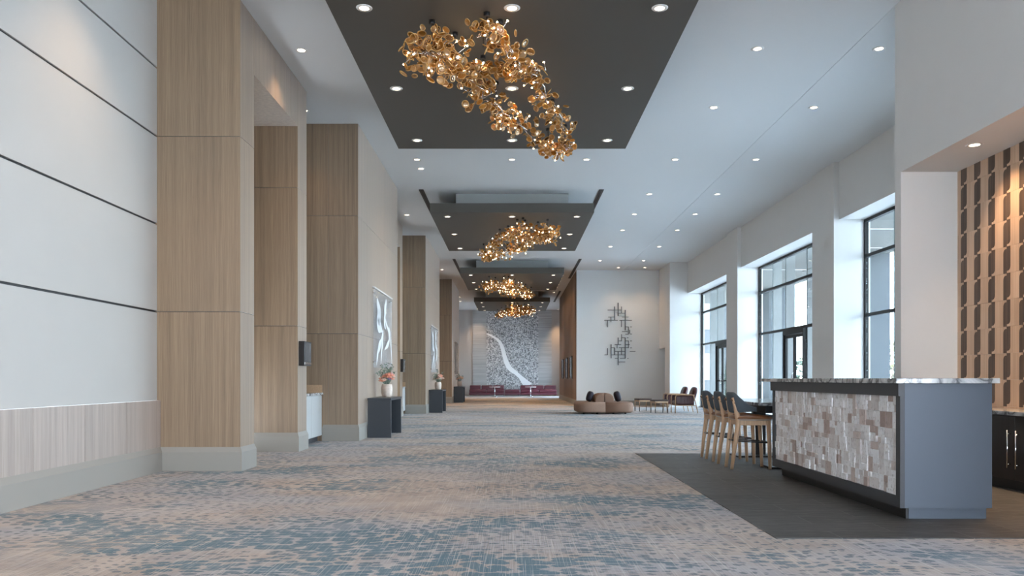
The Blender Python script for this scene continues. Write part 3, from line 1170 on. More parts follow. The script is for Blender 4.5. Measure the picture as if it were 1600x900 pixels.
for k in range(4):
    downlight(-2.87, 10.9 + BAY * k, ZC, 'downlight on the ceiling strip beside the %s oak portal header' % ['nearest', 'second', 'third', 'farthest'][k], 'downlights along the oak wall', spot_mid if k < 2 else spot_far)
    downlight(-3.47 if k < 3 else -3.0, 13.35 + BAY * k, ZC, 'downlight in front of the %s wide oak pier face' % ['nearest', 'second', 'third', 'farthest'][k], 'downlights along the oak wall')
    if k < 3:
        for x, w in ((-1.94, 'left-hand'), (0, 'centre'), (1.52, 'right-hand')):
            downlight(x, 16.33 + BAY * k, ZC, '%s downlight on white ceiling between %s pair of dark panels' % (w, ['first', 'middle', 'last'][k]), 'downlights between dark panels')
downlight(-1.94, 17.04, ZC, 'downlight just behind the left one between nearest and second dark panels', 'downlights between dark panels')
for x, w in ((4.28, 'left-hand'), (5.34, 'right-hand')):
    downlight(x, 32.2, ZC, '%s of two downlights washing the metal bar sculpture wall' % w, 'art wall downlights', spot_mid)
for i, y in enumerate((34.6, 35.6, 36.7, 37.9, 39.1, 40.3, 41.5)):
    downlight(2.17, y, ZC, '%s downlight of the close row along the oak corridor wall' % ORDW[i], 'corridor downlights', spot_data if i % 2 else spot_mid)
downlight(2.95, 51.5, ZC, 'downlight in the recess right of the mural', 'end wall downlights', spot_end)
downlight(-2.2, 51.2, ZC, 'downlight left of the mural top', 'end wall downlights', spot_far)
downlight(4.84, 8.37, 3.54, 'large downlight in the soffit of the bar niche', 'bar niche downlights', spot_mid, -18)
downlight(4.84, 7.15, 3.54, 'unseen downlight added to brighten the wood tile wall', 'bar niche downlights', spot_niche, -14)  # this and the next are unseen, added to light the tile wall
downlight(4.84, 6.2, 3.54, 'unseen downlight added in the near end of the bar niche soffit', 'bar niche downlights', spot_niche, -14)
for i, y in enumerate((4.2, 7.6)):
    downlight(-3.35, y, ZC, '%s downlight above the pale left wall' % ['first', 'second'][i], 'left wall downlights', spot_far)

# ================================================================== CHANDELIERS
m = MB()
for prof, mi in (([(0.0005, .004), (0.018, .005), (0.022, .0065), (0.026, .005), (0.041, .003), (0.045, .002)], 0),
                 ([(0.045, .002), (0.0475, .006), (0.053, .005), (0.056, 0.0), (0.053, -.005), (0.0475, -.005), (0.045, 0.0)], 1),
                 ([(0.045, 0.0), (0.03, 0.001), (0.022, .003), (0.0005, 0.001)], 0)):
    m.mi = mi
    m.lathe(prof, seg=14, caps=False)
bmesh.ops.remove_doubles(m.bm, verts=m.bm.verts, dist=1e-5)
d0 = m.build('amber_disc', ['amber', 'amber_rim'])
disc_me = d0.data
bpy.data.objects.remove(d0)
m = MB()
m.blob((0, 0, 0), (.0095, .0095, .0125), nu=8, nv=6)
d0 = m.build('bulb', 'bulb')
bulb_me = d0.data
bpy.data.objects.remove(d0)


def px(x, y, z):
    """picture point at height z -> metres"""
    Y = (z - H) * F / (592.0 - y)
    return Vector(((x - 800) * Y / F, Y, z))


LCH = [px(655, 92, 4.60), px(680, 78, 4.66), px(705, 95, 4.68), px(735, 118, 4.66), px(752, 150, 4.64), px(775, 170, 4.66), px(795, 190, 4.62), px(832, 205, 4.66)]
RCH = [px(745, 55, 4.78), px(775, 52, 4.78), px(795, 80, 4.72), px(815, 105, 4.72), px(838, 128, 4.72), px(852, 155, 4.68), px(868, 178, 4.68), px(880, 200, 4.68)]
XCH = [px(735, 108, 4.68), px(790, 112, 4.70), px(838, 105, 4.74)]
BCH = [px(845, 222, 4.72), px(865, 236, 4.66), px(888, 226, 4.68)]
CHAINS = [(LCH[:3], .29, .20), (LCH[2:], .24, .28), (RCH, .19, .26), (XCH, .12, .10), (BCH, .17, .16)]
CANOPY = [(-.88, 8.81), (-.65, 9.12), (-.27, 8.62), (-.32, 8.90), (-.13, 8.80), (-.355, 9.77), (.10, 9.65), (.32, 10.1), (-.21, 10.63), (.57, 11.3), (.57, 12.6), (.82, 12.4)]


def lerp_chain(ch, t):
    f = t * (len(ch) - 1)
    i = min(int(f), len(ch) - 2)
    return ch[i].lerp(ch[i + 1], f - i)


def chandelier(k):
    R = random.Random(40 + k)
    sx = 1 if k % 2 == 0 else -1
    org = Vector((0, PC + BAY * k, PZ))
    t = thing('chandelier', ['largest and nearest chandelier of amber glass discs on curling silver stems',
                             'second chandelier of amber discs, slanting the other way',
                             'third amber disc chandelier down the hall',
                             'farthest amber disc chandelier in front of the mural'][k], 'chandelier', org, 0, 'amber disc chandeliers')

    def loc(p):
        q = Vector((sx * p.x, p.y - PC, p.z - PZ))
        return q
    # canopies with hanging rods
    for (cx, cy) in CANOPY:
        m = MB()
        p = loc(Vector((cx, cy, PZ)))
        m.lathe([(.034, -.045), (.036, -.04), (.036, 0)], (p.x, p.y, 0), 14)
        m.tube([(p.x, p.y, -.045), (p.x, p.y, -.26)], .006, 6)
        m.build('canopy', 'black', t)
    discs, bulbs = [], []
    nd, nb = 720, 120
    for ch, rad, share in CHAINS:
        n_d = int(nd * share)
        n_b = int(nb * share)
        n_br = max(2, int(14 * share))
        br = [[] for _ in range(n_br)]
        for i in range(n_b):
            tt = (i + R.random()) / n_b
            c = lerp_chain(ch, tt)
            d = Vector((R.gauss(0, 1), R.gauss(0, 1), R.gauss(0, .75)))
            d = d.normalized() * rad * R.uniform(.55, 1.12)
            p = c + d
            p.z = min(p.z, PZ - .06)
            bulbs.append(p)
            br[min(int(tt * n_br), n_br - 1)].append((c, p))
        for i in range(n_d):
            tt = R.random()
            c = lerp_chain(ch, tt)
            d = Vector((R.gauss(0, 1), R.gauss(0, 1), R.gauss(0, .75)))
            d = d.normalized() * rad * R.uniform(.35, 1.08)
            p = c + d
            p.z = min(p.z, PZ - .07)
            discs.append(p)
        # stems: a winding main stem per stretch, with a curved twig to each bulb
        for b in range(n_br):
            m = MB()
            a0, a1 = b / n_br, (b + 1) / n_br
            pts = []
            for q in range(7):
                w = a0 + (a1 - a0) * q / 6
                c = lerp_chain(ch, w)
                pts.append(loc(c + Vector((.07 * math.sin(w * 21 + b), .05 * math.cos(w * 17), .05 * math.sin(w * 26)))))
            m.tube(pts, .010, 6)
            for c, p in br[b]:
                c2, p2 = loc(c), loc(p)
                mid = (c2 + p2) / 2 + Vector((R.gauss(0, .04), R.gauss(0, .04), R.gauss(0, .04)))
                m.tube([c2, c2.lerp(mid, .6) + (mid - c2) * .1, mid, mid.lerp(p2, .6), p2], [.007, .006, .006, .005, .005], 5)
            m.build('stem', 'silver', t)
    # the discs nearest the eye stay single parts, the rest of the swarm is one part
    discs.sort(key=lambda p: p.y)
    pick = discs[:100]
    rest = discs[100:]

    def orient():
        return Euler((R.uniform(-1.2, 1.2) + math.pi / 2 * R.choice((0, 1)), R.uniform(-.9, .9), R.uniform(0, 6.28)))
    for p in pick:
        o = bpy.data.objects.new('amber_disc', disc_me)
        o.location = loc(p)
        o.rotation_euler = orient()
        s = R.uniform(.66, 1.02)
        o.scale = (s, s * R.uniform(.8, 1), s)
        o.parent = t
        COL.objects.link(o)
    bm = bmesh.new()
    for p in rest:
        s = R.uniform(.66, 1.02)
        mt = Matrix.LocRotScale(loc(p), orient(), Vector((s, s * R.uniform(.8, 1), s)))
        n0 = len(bm.verts)
        bm.from_mesh(disc_me)
        bm.verts.ensure_lookup_table()
        bmesh.ops.transform(bm, matrix=mt, verts=bm.verts[n0:])
    me = bpy.data.meshes.new('amber_discs')
    bm.to_mesh(me)
    bm.free()
    me.materials.append(M['amber'])
    me.materials.append(M['amber_rim'])
    o = bpy.data.objects.new('amber_discs', me)
    o['kind'] = 'stuff'
    o.parent = t
    COL.objects.link(o)
    for p in bulbs:
        o = bpy.data.objects.new('bulb', bulb_me)
        o.location = loc(p)
        o.rotation_euler = (R.uniform(0, 3), R.uniform(0, 3), 0)
        o.parent = t
        COL.objects.link(o)


for k in range(4):
    chandelier(k)

# ================================================================== BAR COUNTER
t = thing('bar_counter', 'slate blue bar counter faced with split stone tiles under a marble top', 'bar counter', (3.345, 7.66, 0.006))


def rel(o, tt):
    """parent o to tt keeping its world coordinates"""
    o.parent = tt
    o.matrix_parent_inverse = Matrix.Translation(Vector(tt.location)).inverted()
    return o


m = MB()
m.box(3.02, 3.69, 6.15, 9.17, 0.096, 1.055)
rel(m.build('body', 'slate'), t)
m = MB()
m.box(3.075, 3.675, 6.20, 9.05, 0.006, 0.096)
k1 = rel(m.build('plinth', 'slate'), t)
m = MB()
m.box(3.055, 3.08, 6.205, 9.05, 0.006, 0.097)
rel(m.build('kick_board', 'black'), t)
m = MB()
m.box(2.97, 3.0195, 6.15, 9.20, 0.957, 1.055)
m.box(2.984, 3.0195, 6.15, 6.22, 0.096, 0.957)
m.box(2.984, 3.0195, 9.10, 9.17, 0.096, 0.957)
m.box(2.984, 3.0195, 6.22, 9.10, 0.096, 0.185)
rel(m.build('surround', 'charcoal'), t)
m = MB()
R = random.Random(3)
NR = 6
hh = (0.957 - 0.185) / NR
for r in range(NR):
    y = 6.22
    z0 = 0.185 + r * hh
    while y < 9.099:
        w = min(R.choice((.05, .06, .075, .09, .11, .14)), 9.10 - y)
        if 9.10 - y - w < .03:
            w = 9.10 - y
        cuts = [z0, z0 + hh]
        if R.random() < .62:
            cuts.insert(1, z0 + hh * R.uniform(.3, .7))
        for za, zb in zip(cuts[:-1], cuts[1:]):
            d = R.uniform(0.0, .019)
            m.box(3.007 - d, 3.0195, y + .001, y + w - .001, za + .001, zb - .001)
        y += w
rel(m.build('stone_facing', 'stone'), t)
m = MB()
m.box(2.94, 3.735, 6.12, 9.46, 1.055, 1.095, 0.004)
rel(m.build('marble_top', 'marble'), t)

# high table behind the counter
t = thing('high_table', 'long dark topped table behind the bar counter with stools along it', 'table', (3.4, 10.5, 0.006))
m = MB()
m.box(-.46, .46, -0.98, 1.10, .762, .80, .004)
m.build('table_top', 'marble', t)
m = MB()
m.box(-.36, .36, -.90, 1.02, .672, .762)
m.build('apron', 'black', t)
for y in (-.68, .76):
    m = MB()
    m.box(-.02, .16, y - .035, y + .035, .02, .67)
    lg = m.build('leg', 'black', t)
    m = MB()
    m.box(-.29, .33, y - .22, y + .22, 0, .022, .004)
    m.build('base_plate', 'black', lg)

# ---- bar stools, facing +X
t = thing('bar_stool', '', 'stool', (2.87, 9.72, 0.006), 0, 'stools along the high table')


def make_stool(t):
    for s in (1, -1):
        m = MB()
        m.tube([(.215, s * .155, 0), (.205, s * .165, .3), (.19, s * .17, .585)], [.018, .024, .029], 10)
        m.build('front_leg', 'beech', t)
        m = MB()
        m.tube([(-.235, s * .13, 0), (-.205, s * .14, .25), (-.165, s * .15, .52), (-.165, s * .15, .60), (-.195, s * .145, .74), (-.225, s * .14, .86)], [.019, .025, .033, .033, .025, .017], 10)
        rl = m.build('rear_leg', 'beech', t)
        m = MB()
        m.tube([(-.245, s * .165, .84), (-.205, s * .115, .79)], .007, 6)
        m.tube([(-.245, s * .115, .84), (-.205, s * .165, .79)], .007, 6)
        m.build('strap', 'strap', rl)
    m = MB()
    for s in (1, -1):
        m.box(-.17, .195, s * .165 - .011, s * .165 + .011, .53, .592, .004)
    m.box(.178, .202, -.16, .16, .53, .592, .004)
    m.box(-.178, -.154, -.15, .15, .53, .592, .004)
    m.build('seat_frame', 'beech', t)
    m = MB()
    m.blob((.025, 0, .612), (.235, .215, .040), (4.5, 2.6), nu=32, nv=12)
    c = m.build('seat_cushion', 'seat_leather', t)
    m = MB()
    m.blob((.025, 0, .600), (.232, .212, .022), (4.5, 2.6), nu=32, nv=8)
    m.build('seat_welt', 'pull_cloth', c)
    # upholstered wrap-around back: a U in plan whose wings slope down
    m = MB()
    rowsP = []
    N = 22
    for i in range(N + 1):
        u = -1 + 2 * i / N
        a = u * math.radians(84)
        cx, cy = math.cos(a), math.sin(a)
        x = .03 - .235 * math.copysign(abs(cx) ** .75, cx) if abs(u) < .92 else .03 - .235 * math.copysign(abs(cx) ** .75, cx)
        y = .225 * math.copysign(abs(cy) ** .75, cy)
        x += .045 * max(0, abs(u) - .55) / .45
        k = max(0, (abs(u) - .28) / .72)
        k = k * k * (3 - 2 * k)
        zt = .925 - .175 * k
        zb = .675 + .02 * k
        nrm = Vector((-cx, cy, 0)).normalized()
        th = .024
        cen = Vector((x, y, 0))
        ring = []
        for q in range(12):
            b = 2 * math.pi * q / 12
            dz = math.copysign(abs(math.sin(b)) ** .6, math.sin(b)) * (zt - zb) / 2
            dn = math.cos(b) * th
            lean = nrm * ((zt + zb) / 2 + dz - .68) * .12
            ring.append(cen + nrm * dn + lean + Vector((0, 0, (zt + zb) / 2 + dz)))
        rowsP.append(ring)
    V = m.grid(rowsP, closed=True)
    m._f(list(reversed(V[0])), True)
    m._f(V[-1], True)
    m.build('backrest', 'stool_fabric', t)
    m = MB()
    m.tube([(.208, -.155, .32), (.208, .155, .32)], .009, 8)
    for s in (1, -1):
        m.tube([(.208, s * .16, .32), (-.20, s * .14, .34)], .008, 8)
    m.tube([(-.20, -.14, .34), (-.20, .14, .34)], .008, 8)
    m.build('footrest', 'black', t)


make_stool(t)
for i in range(3):
    o = t if i == 0 else copy_tree(t)
    o.location = (2.87, 9.72 + .63 * i, .006)
    o['label'] = ['nearest wooden bar stool with grey wrap-around back, beside the stone bar front',
                  'middle one of the three grey-backed wooden bar stools at the high table',
                  'farthest of the three grey-backed wooden bar stools, at the high table end'][i]

# ---- back bar
for i, y0 in enumerate((6.26, 7.23, 8.20)):
    t = thing('cabinet', ['espresso base cabinet of the back bar nearest the viewer', 'espresso base cabinet with two tall chrome bar handles, right of the bar counter',
                          'espresso base cabinet of the back bar hidden behind the bar counter'][i], 'cabinet', (5.06, y0 + .485, .006), 0, 'back bar cabinets')
    m = MB()
    m.box(-.19, .215, -.484, .484, .10, .729)
    m.build('body', 'espresso', t)
    m = MB()
    m.box(-.14, .215, -.484, .484, 0, .10)
    m.build('plinth', 'black', t)
    for s in (-1, 1):
        m = MB()
        a, b = (-.482, -.002) if s < 0 else (.002, .482)
        m.box(-.21, -.19, a, b, .105, .724, .002)
        d = m.build('door', 'espresso', t)
        m = MB()
        yh = s * .065
        m.tube([(-.245, yh, .22), (-.245, yh, .585)], .0065, 10)
        for z in (.255, .55):
            m.tube([(-.21, yh, z), (-.245, yh, z)], .005, 8)
        m.build('handle', 'chrome', d)
m = MB()
m.box(4.83, 5.27, 6.2, 9.465, .735, .775, .003)
tag(m.build('worktop', 'marble'), 'dark marble worktop of the back bar under the wood tile wall', 'worktop')

# ================================================================== LEFT SIDE FURNISHINGS
def small_cabinet(k):
    dy = BAY * k
    t = thing('cabinet', ['small grey cabinet with stone top between nearest portal and oak pier', 'small grey cabinet between the second portal and second oak pier',
                          'small grey cabinet between the third portal and third oak pier'][k], 'cabinet', (-3.8, 13.28 + dy, 0), 0, 'small grey wall cabinets')
    m = MB()
    m.box(-.48, .45, -.75, .745, .10, .81)
    m.build('body', 'grey_cab', t)
    m = MB()
    m.box(-.48, .39, -.75, .745, 0, .10)
    m.build('plinth', 'charcoal', t)
    for a, b in ((-.74, -.004), (.004, .735)):
        m = MB()
        m.box(.45, .468, a, b, .105, .80, .003)
        m.build('door', 'grey_cab', t)
    m = MB()
    m.box(-.48, .485, -.755, .765, .81, .85, .003)
    m.build('stone_top', 'marble', t)
    m = MB()
    m.box(-.48, .47, .745, .765, .85, .985)
    m.build('backsplash', 'mosaic_tan', t)


def wall_display(k):
    dy = BAY * k
    t = thing('wall_display', ['black wall display with grey screen on the nearest oak portal', 'black wall display on the second oak portal', 'black wall display on the third oak portal'][k],
              'display', (-3.21, 12.25 + dy, 1.475), 0, 'wall displays on the portals')
    m = MB()
    m.box(0, .085, -.21, .21, -.185, .185, .005)
    m.build('case', 'black', t)
    m = MB()
    m.box(.083, .090, -.185, .185, -.12, .165)
    m.build('screen', 'screen', t)
    m = MB()
    m.box(.083, .091, -.185, .185, -.165, -.135)
    m.build('button_strip', 'chrome', t)


def console(k):
    dy = BAY * k
    t = thing('console_table', ['nearest blue-black console table with slab ends below the glass artwork', 'second blue-black console table, against the second oak pier', 'farthest blue-black console table near the burgundy sofas'][k],
              'console table', (-2.455, 15.5 + dy, 0), 0, 'console tables along the piers')
    m = MB()
    m.box(-.22, .22, -.71, .71, .69, .735, .003)
    m.build('table_top', 'console', t)
    for a, b in ((-.70, -.64), (.64, .70)):
        m = MB()
        m.box(-.215, .215, a, b, 0, .69, .003)
        m.build('slab_leg', 'console', t)
    m = MB()
    m.tube([(0, -.64, .10), (0, .64, .10)], .012, 8)
    m.build('stretcher', 'console', t)


def vase_and_flowers(k):
    dy = BAY * k
    R = random.Random(100 + k)
    x, y, z = -2.47, 15.80 + dy, .735
    m = MB()
    m.lathe([(.070, 0), (.088, .008), (.104, .05), (.112, .11), (.112, .18), (.100, .235), (.094, .252), (.082, .252), (.078, .235), (.06, .23)], seg=28)
    v = m.build('vase', 'ceramic', loc=(x, y, z))
    tag(v, ['cream ceramic vase on the nearest console table', 'cream ceramic vase on the second console table', 'cream ceramic vase on the farthest console table'][k], 'vase', 'vases on the console tables')
    t = thing('flower_bouquet', ['coral and violet flower bouquet in the nearest console vase', 'blush and ivory flower bouquet in the second console vase', 'small blush flower bouquet in the farthest console vase'][k],
              'flowers', (x, y, z + .22), 0, 'bouquets on the console tables')
    cols = [['petal_coral', 'petal_coral', 'petal_pink', 'petal_coral', 'petal_violet'], ['petal_pink', 'petal_white', 'petal_pink', 'petal_coral'], ['petal_pink', 'petal_white', 'petal_pink']][k]
    for i in range(22):
        a = R.uniform(0, 6.28)
        rr = R.uniform(.01, .20)
        c = Vector((rr * math.cos(a) * .8 + .03, rr * math.sin(a), .085 + R.uniform(-.02, .03) + .13 * (1 - (rr / .2) ** 2)))
        m = MB()
        s = R.uniform(.042, .064) * (1 if k == 0 else 1.2)
        for layer in range(3):
            n = 6 - layer
            for q in range(n):
                b = 2 * math.pi * q / n + layer * .5
                d = Vector((math.cos(b), math.sin(b), .25 + .5 * layer)).normalized()
                mt = d.to_track_quat('Z', 'Y').to_matrix().to_4x4()
                m.blob(c + d * s * (.65 - .15 * layer), (s * .42, s * .16, s * .55), mtx=mt, nu=6, nv=4)
        f = m.build('flower', cols[i % len(cols)], t)
        m = MB()
        m.tube([(c.x * .1, c.y * .1, -.18), (c.x * .3, c.y * .3, 0.02), (c.x, c.y, c.z)], .003, 5)
        m.build('flower_stem', 'sage', f)
    for i in range((18, 9, 8)[k]):
        a = R.uniform(0, 6.28)
        L = R.uniform(.28, .44)
        sp = R.uniform(.15, .75)
        tip = Vector((max(-.17, math.cos(a) * L * sp * .7), math.sin(a) * L * sp, .05 + L * (1.05 - .4 * sp)))
        if i < 3:
            tip = Vector((-.16 + .02 * i, -.28 + .1 * i, .24 + .04 * i))
        if i == 3:
            tip = Vector((.17, .05, .28))
        m = MB()
        base = Vector((0, 0, -.18))
        pts = [base, Vector((tip.x * .2, tip.y * .2, .03)), tip * .6 + Vector((0, 0, .04)), tip]
        m.tube(pts, [.003, .003, .002, .001], 5)
        for q in range(20):
            w = .35 + .65 * q / 19
            f = w * 3
            j = min(int(f), 2)
            c = pts[j].lerp(pts[j + 1], f - j)
            if c.z < .05:
                continue
            d = Vector((R.gauss(0, 1), R.gauss(0, 1), R.gauss(.3, .6))).normalized()
            sd = d.orthogonal().normalized()
            ll = R.uniform(.03, .055)
            v4 = [c, c + d * ll * .5 + sd * ll * .28, c + d * ll, c + d * ll * .5 - sd * ll * .28]
            vs = [m.bm.verts.new(p) for p in v4]
            m._f(vs)
        m.build('leaf_sprig', 'sage', t)


def catmull(P, j, s):
    p0, p1, p2, p3 = P[max(j - 1, 0)], P[j], P[j + 1], P[min(j + 2, len(P) - 1)]
    return .5 * ((2 * p1) + (p2 - p0) * s + (2 * p0 - 5 * p1 + 4 * p2 - p3) * s * s + (3 * p1 - p0 - 3 * p2 + p3) * s ** 3)


def glass_art(k):
    dy = BAY * k
    t = thing('wall_art', ['frosted glass artwork with white swirls on the nearest oak pier', 'frosted glass artwork with white swirls on the second oak pier', 'frosted glass artwork on the farthest oak pier'][k],
              'artwork', (-2.66, 16.54 + dy, 2.07), 0, 'frosted glass artworks')
    m = MB()
    m.box(-.008, .008, -1.15, 1.15, -.76, .78)
    m.build('glass_panel', 'art_glass', t)
    m = MB()
    m.box(-.02, .02, -1.17, 1.17, .775, .80)
    m.build('top_rail', 'trim', t)
    m = MB()
    for yy_ in (-1.0, 1.0):
        for zz in (-.65, .70):
            m.tube([(-.045, yy_, zz), (.014, yy_, zz)], .014, 10)
    m.build('standoff', 'chrome', t)
    if k == 0 or True:
        # brushed white ribbons: long loose strokes that cross like a dancer's scarf
        def stroke(pts, w):
            P = [Vector(p) for p in pts]
            N = 36
            C = []
            for i in range(N + 1):
                f = i / N * (len(P) - 1)
                j = min(int(f), len(P) - 2)
                C.append(catmull(P, j, f - j))
            m = MB()
            L, Rr = [], []
            for i in range(N + 1):
                tg = (C[min(i + 2, N)] - C[max(i - 2, 0)]).normalized()
                nn = Vector((-tg.y, tg.x))
                ww = w * max(0.04, math.sin(math.pi * i / N)) ** .7 * (.8 + .2 * math.sin(i * .5))
                L.append((C[i].x + nn.x * ww, C[i].y + nn.y * ww))
                Rr.append((C[i].x - nn.x * ww, C[i].y - nn.y * ww))
            d = .010 + .003 * stroke.n
            stroke.n += 1
            rows = []
            for (a, b), (c, e) in zip(L, Rr):
                rows.append([(d, a, b), (d + .002, a, b), (d + .002, c, e), (d, c, e)])
            V = m.grid(rows, closed=True, smooth=False)
            return m.build('white_stroke', 'white_wash', t)
        stroke.n = 0
        stroke([(-.84, .60), (-.74, .48), (-.55, .38), (-.66, .22), (-.74, .14), (-.45, .06), (-.16, -.02)], .21)
        stroke([(-.10, .02), (-.30, -.18), (-.62, -.36), (-.80, -.52), (-.92, -.72)], .095)
        stroke([(-.12, -.02), (-.20, -.22), (-.34, -.44), (-.42, -.68)], .075)
        stroke([(.28, .68), (.20, .58), (.10, .42), (.04, .18), (.20, .06)], .13)
        stroke([(.05, .30), (.30, .14), (.60, .02), (.62, -.16), (.36, -.28), (.0, -.38)], .085)
        stroke([(.64, .14), (.80, -.10), (.90, -.35), (.98, -.70)], .06)


for k in range(3):
    small_cabinet(k)
    wall_display(k)
    console(k)
    vase_and_flowers(k)
    glass_art(k)

# ================================================================== METAL BAR SCULPTURE
def sx_(x):
    return ((940 + x * 60 / 470.0) - 800) * 32.93 / F


def sz_(y):
    return H + (592 - (465 + y * 115 / 900.0)) * 32.93 / F


t = thing('wall_sculpture', 'wall sculpture of crossed dark metal bars on the pale grey wall', 'sculpture', (4.44, 32.99, 2.95))
VB = [(203, 62, 225), (160, 108, 278), (245, 108, 190), (290, 150, 400), (74, 275, 362), (244, 275, 360), (330, 355, 448), (245, 448, 530),
      (203, 488, 575), (290, 488, 745), (330, 525, 618), (117, 572, 742), (74, 618, 702), (160, 612, 702), (245, 612, 702), (203, 655, 826), (190, 570, 620), (345, 395, 440), (115, 240, 300)]
HB = [(74, 245, 152), (207, 294, 190), (82, 160, 237), (250, 332, 237), (33, 200, 277), (218, 372, 277), (288, 332, 358), (250, 318, 415), (292, 332, 447),
      (245, 290, 490), (310, 330, 490), (212, 250, 530), (288, 332, 530), (160, 240, 575), (285, 345, 575), (120, 160, 612), (210, 330, 612), (160, 290, 658), (345, 415, 658),
      (38, 74, 700), (117, 290, 700), (163, 200, 743), (225, 290, 743), (205, 290, 786), (350, 372, 358), (350, 372, 445), (350, 372, 530), (350, 372, 615), (315, 332, 745)]
for x, a, b in VB:
    m = MB()
    w = .022 if x in (203, 290, 160, 117) else .016
    m.box(sx_(x) - w - 4.44, sx_(x) + w - 4.44, -.05, -.022, sz_(b) - 2.95, sz_(a) - 2.95, .003, 1)
    m.build('bar', 'rod', t)
for a, b, y in HB:
    m = MB()
    m.box(sx_(a) - 4.44, sx_(b) - 4.44, -.046, -.026, sz_(y) - .014 - 2.95, sz_(y) + .014 - 2.95, .003, 1)
    m.build('bar', 'rod', t)
m = MB()
for x, z in ((203, 110), (290, 280), (203, 700), (290, 600), (117, 660)):
    m.tube([(sx_(x) - 4.44, -.03, sz_(z) - 2.95), (sx_(x) - 4.44, .005, sz_(z) - 2.95)], .012, 8)
m.build('wall_bracket', 'rod', t)

# three framed dark pictures on the corridor wall
for i, yc in enumerate((35.65, 38.5, 41.5)):
    t = thing('framed_picture', ['nearest dark framed picture on the oak corridor wall', 'middle dark framed picture on the oak corridor wall', 'farthest dark framed picture on the oak corridor wall'][i], 'picture', (2.65, yc, 1.60), 0, 'corridor pictures')
    m = MB()
    for a, b, c, d in ((-.6, -.55, -.5, .5), (.55, .6, -.5, .5), (-.55, .55, -.5, -.45), (-.55, .55, .45, .5)):
        m.box(-.05, 0, a, b, c, d)
    m.build('frame', 'black', t)
    m = MB()
    m.box(-.03, -.02, -.55, .55, -.45, .45)
    m.build('canvas', 'screen', t)

# ================================================================== MURAL AT THE END
t = thing('wall_mural', 'tall grey pixel mosaic mural with a winding white river on the end wall', 'mural', (0, 52.05, 0))
Q = 52.0 / F
m = MB()
m.box(-40 * Q, 41.3 * Q, -.05, 0, .25, ZC - .02)
m.build('mosaic_panel', 'mural', t)
for a, b in ((-61.4, -40.2), (41.5, 62)):
    m = MB()
    m.box(a * Q, b * Q, -.04, 0, .25, ZC - .02)
    m.build('ribbed_panel', 'lined', t)


def river(pts, d=0.0):
    P = [Vector(((730 + x * 150 / 964.0 - 800) * Q, H + (592 - (470 + y * 140 / 900.0)) * Q, w * 150 / 964.0 * Q * .68)) for x, y, w in pts]
    m = MB()
    N = 60
    C = []
    for i in range(N + 1):
        f = i / N * (len(P) - 1)
        j = min(int(f), len(P) - 2)
        C.append(catmull(P, j, f - j))
    rows = []
    for i in range(N + 1):
        a, b = C[max(i - 2, 0)], C[min(i + 2, N)]
        tg = Vector((b.x - a.x, b.y - a.y)).normalized()
        c = C[i]
        l = (c.x - tg.y * c.z, c.y + tg.x * c.z)
        q = (c.x + tg.y * c.z, c.y - tg.x * c.z)
        rows.append([(l[0], -.049, l[1]), (l[0], -.075 - d, l[1]), (q[0], -.075 - d, q[1]), (q[0], -.049, q[1])])
    m.grid(rows, closed=True, smooth=False)
    m.build('white_river', 'white_gloss', t)


river([(195, 330, 8), (250, 355, 14), (310, 395, 18), (345, 450, 26), (370, 540, 30), (395, 620, 34), (430, 680, 36), (500, 735, 28), (560, 790, 32), (625, 852, 46)])
river([(520, 745, 8), (535, 790, 12), (565, 835, 16), (585, 852, 12)], .006)

# ================================================================== END SOFAS
def end_sofa(name, label, x0, x1, seats, bx0, bx1):
    t = thing(name, label, 'sofa', ((x0 + x1) / 2, 50.9, 0), 0, 'burgundy end wall seating')
    cx = (x0 + x1) / 2
    m = MB()
    m.box(x0 - cx, x1 - cx, -.42, .45, .08, .24, .02)
    m.build('base', 'burgundy', t)
    n = len(seats) - 1
    for a, b in zip(seats[:-1], seats[1:]):
        m = MB()
        m.box(a - cx + .012, b - cx - .012, -.44, .22, .24, .42, .045, 3)
        m.build('seat_cushion', 'burgundy', t)
    if bx1 > bx0:
        w = (bx1 - bx0) / 3
        for i in range(3):
            m = MB()
            m.box(bx0 + w * i - cx + .012, bx0 + w * (i + 1) - cx - .012, .22, .45, .24, .68, .05, 3)
            m.build('back_cushion', 'burgundy', t)
    for sx in (x0 + .08, x1 - .08):
        for sy in (-.36, .38):
            m = MB()
            m.tube([(sx - cx, sy, 0), (sx - cx, sy, .09)], .018, 8)
            m.build('foot', 'chrome', t)


K = 50.5 / F
end_sofa('sofa', 'long burgundy leather sofa left of centre below the mural', -67 * K, -12 * K, [-67 * K, -40 * K, -12 * K], -67 * K, -12 * K)
end_sofa('sofa', 'long burgundy leather sofa right of centre below the mural', 13 * K, 70 * K, [13 * K, 42 * K, 70 * K], 13 * K, 70 * K)
end_sofa('bench', 'low backless burgundy bench between the two end wall sofas', -11.5 * K, 12.5 * K, [-11.5 * K, 12.5 * K], 0, 0)
for i, x in enumerate((-27, 29)):
    t = thing('side_table', ['slim white side table in front of the left burgundy sofa', 'slim white side table in front of the right burgundy sofa'][i], 'side table', (x * K * .97, 49.0, 0), 0, 'slim side tables')
    m = MB()
    m.lathe([(.33, .58), (.34, .59), (.34, .605), (.33, .61)], seg=28)
    m.build('table_top', 'white_gloss', t)
    m = MB()
    m.tube([(0, 0, .02), (0, 0, .585)], .02, 10)
    m.build('stem', 'chrome', t)
    m = MB()
    m.lathe([(.20, 0), (.20, .012), (.03, .03)], seg=24)
    m.build('base', 'chrome', t)

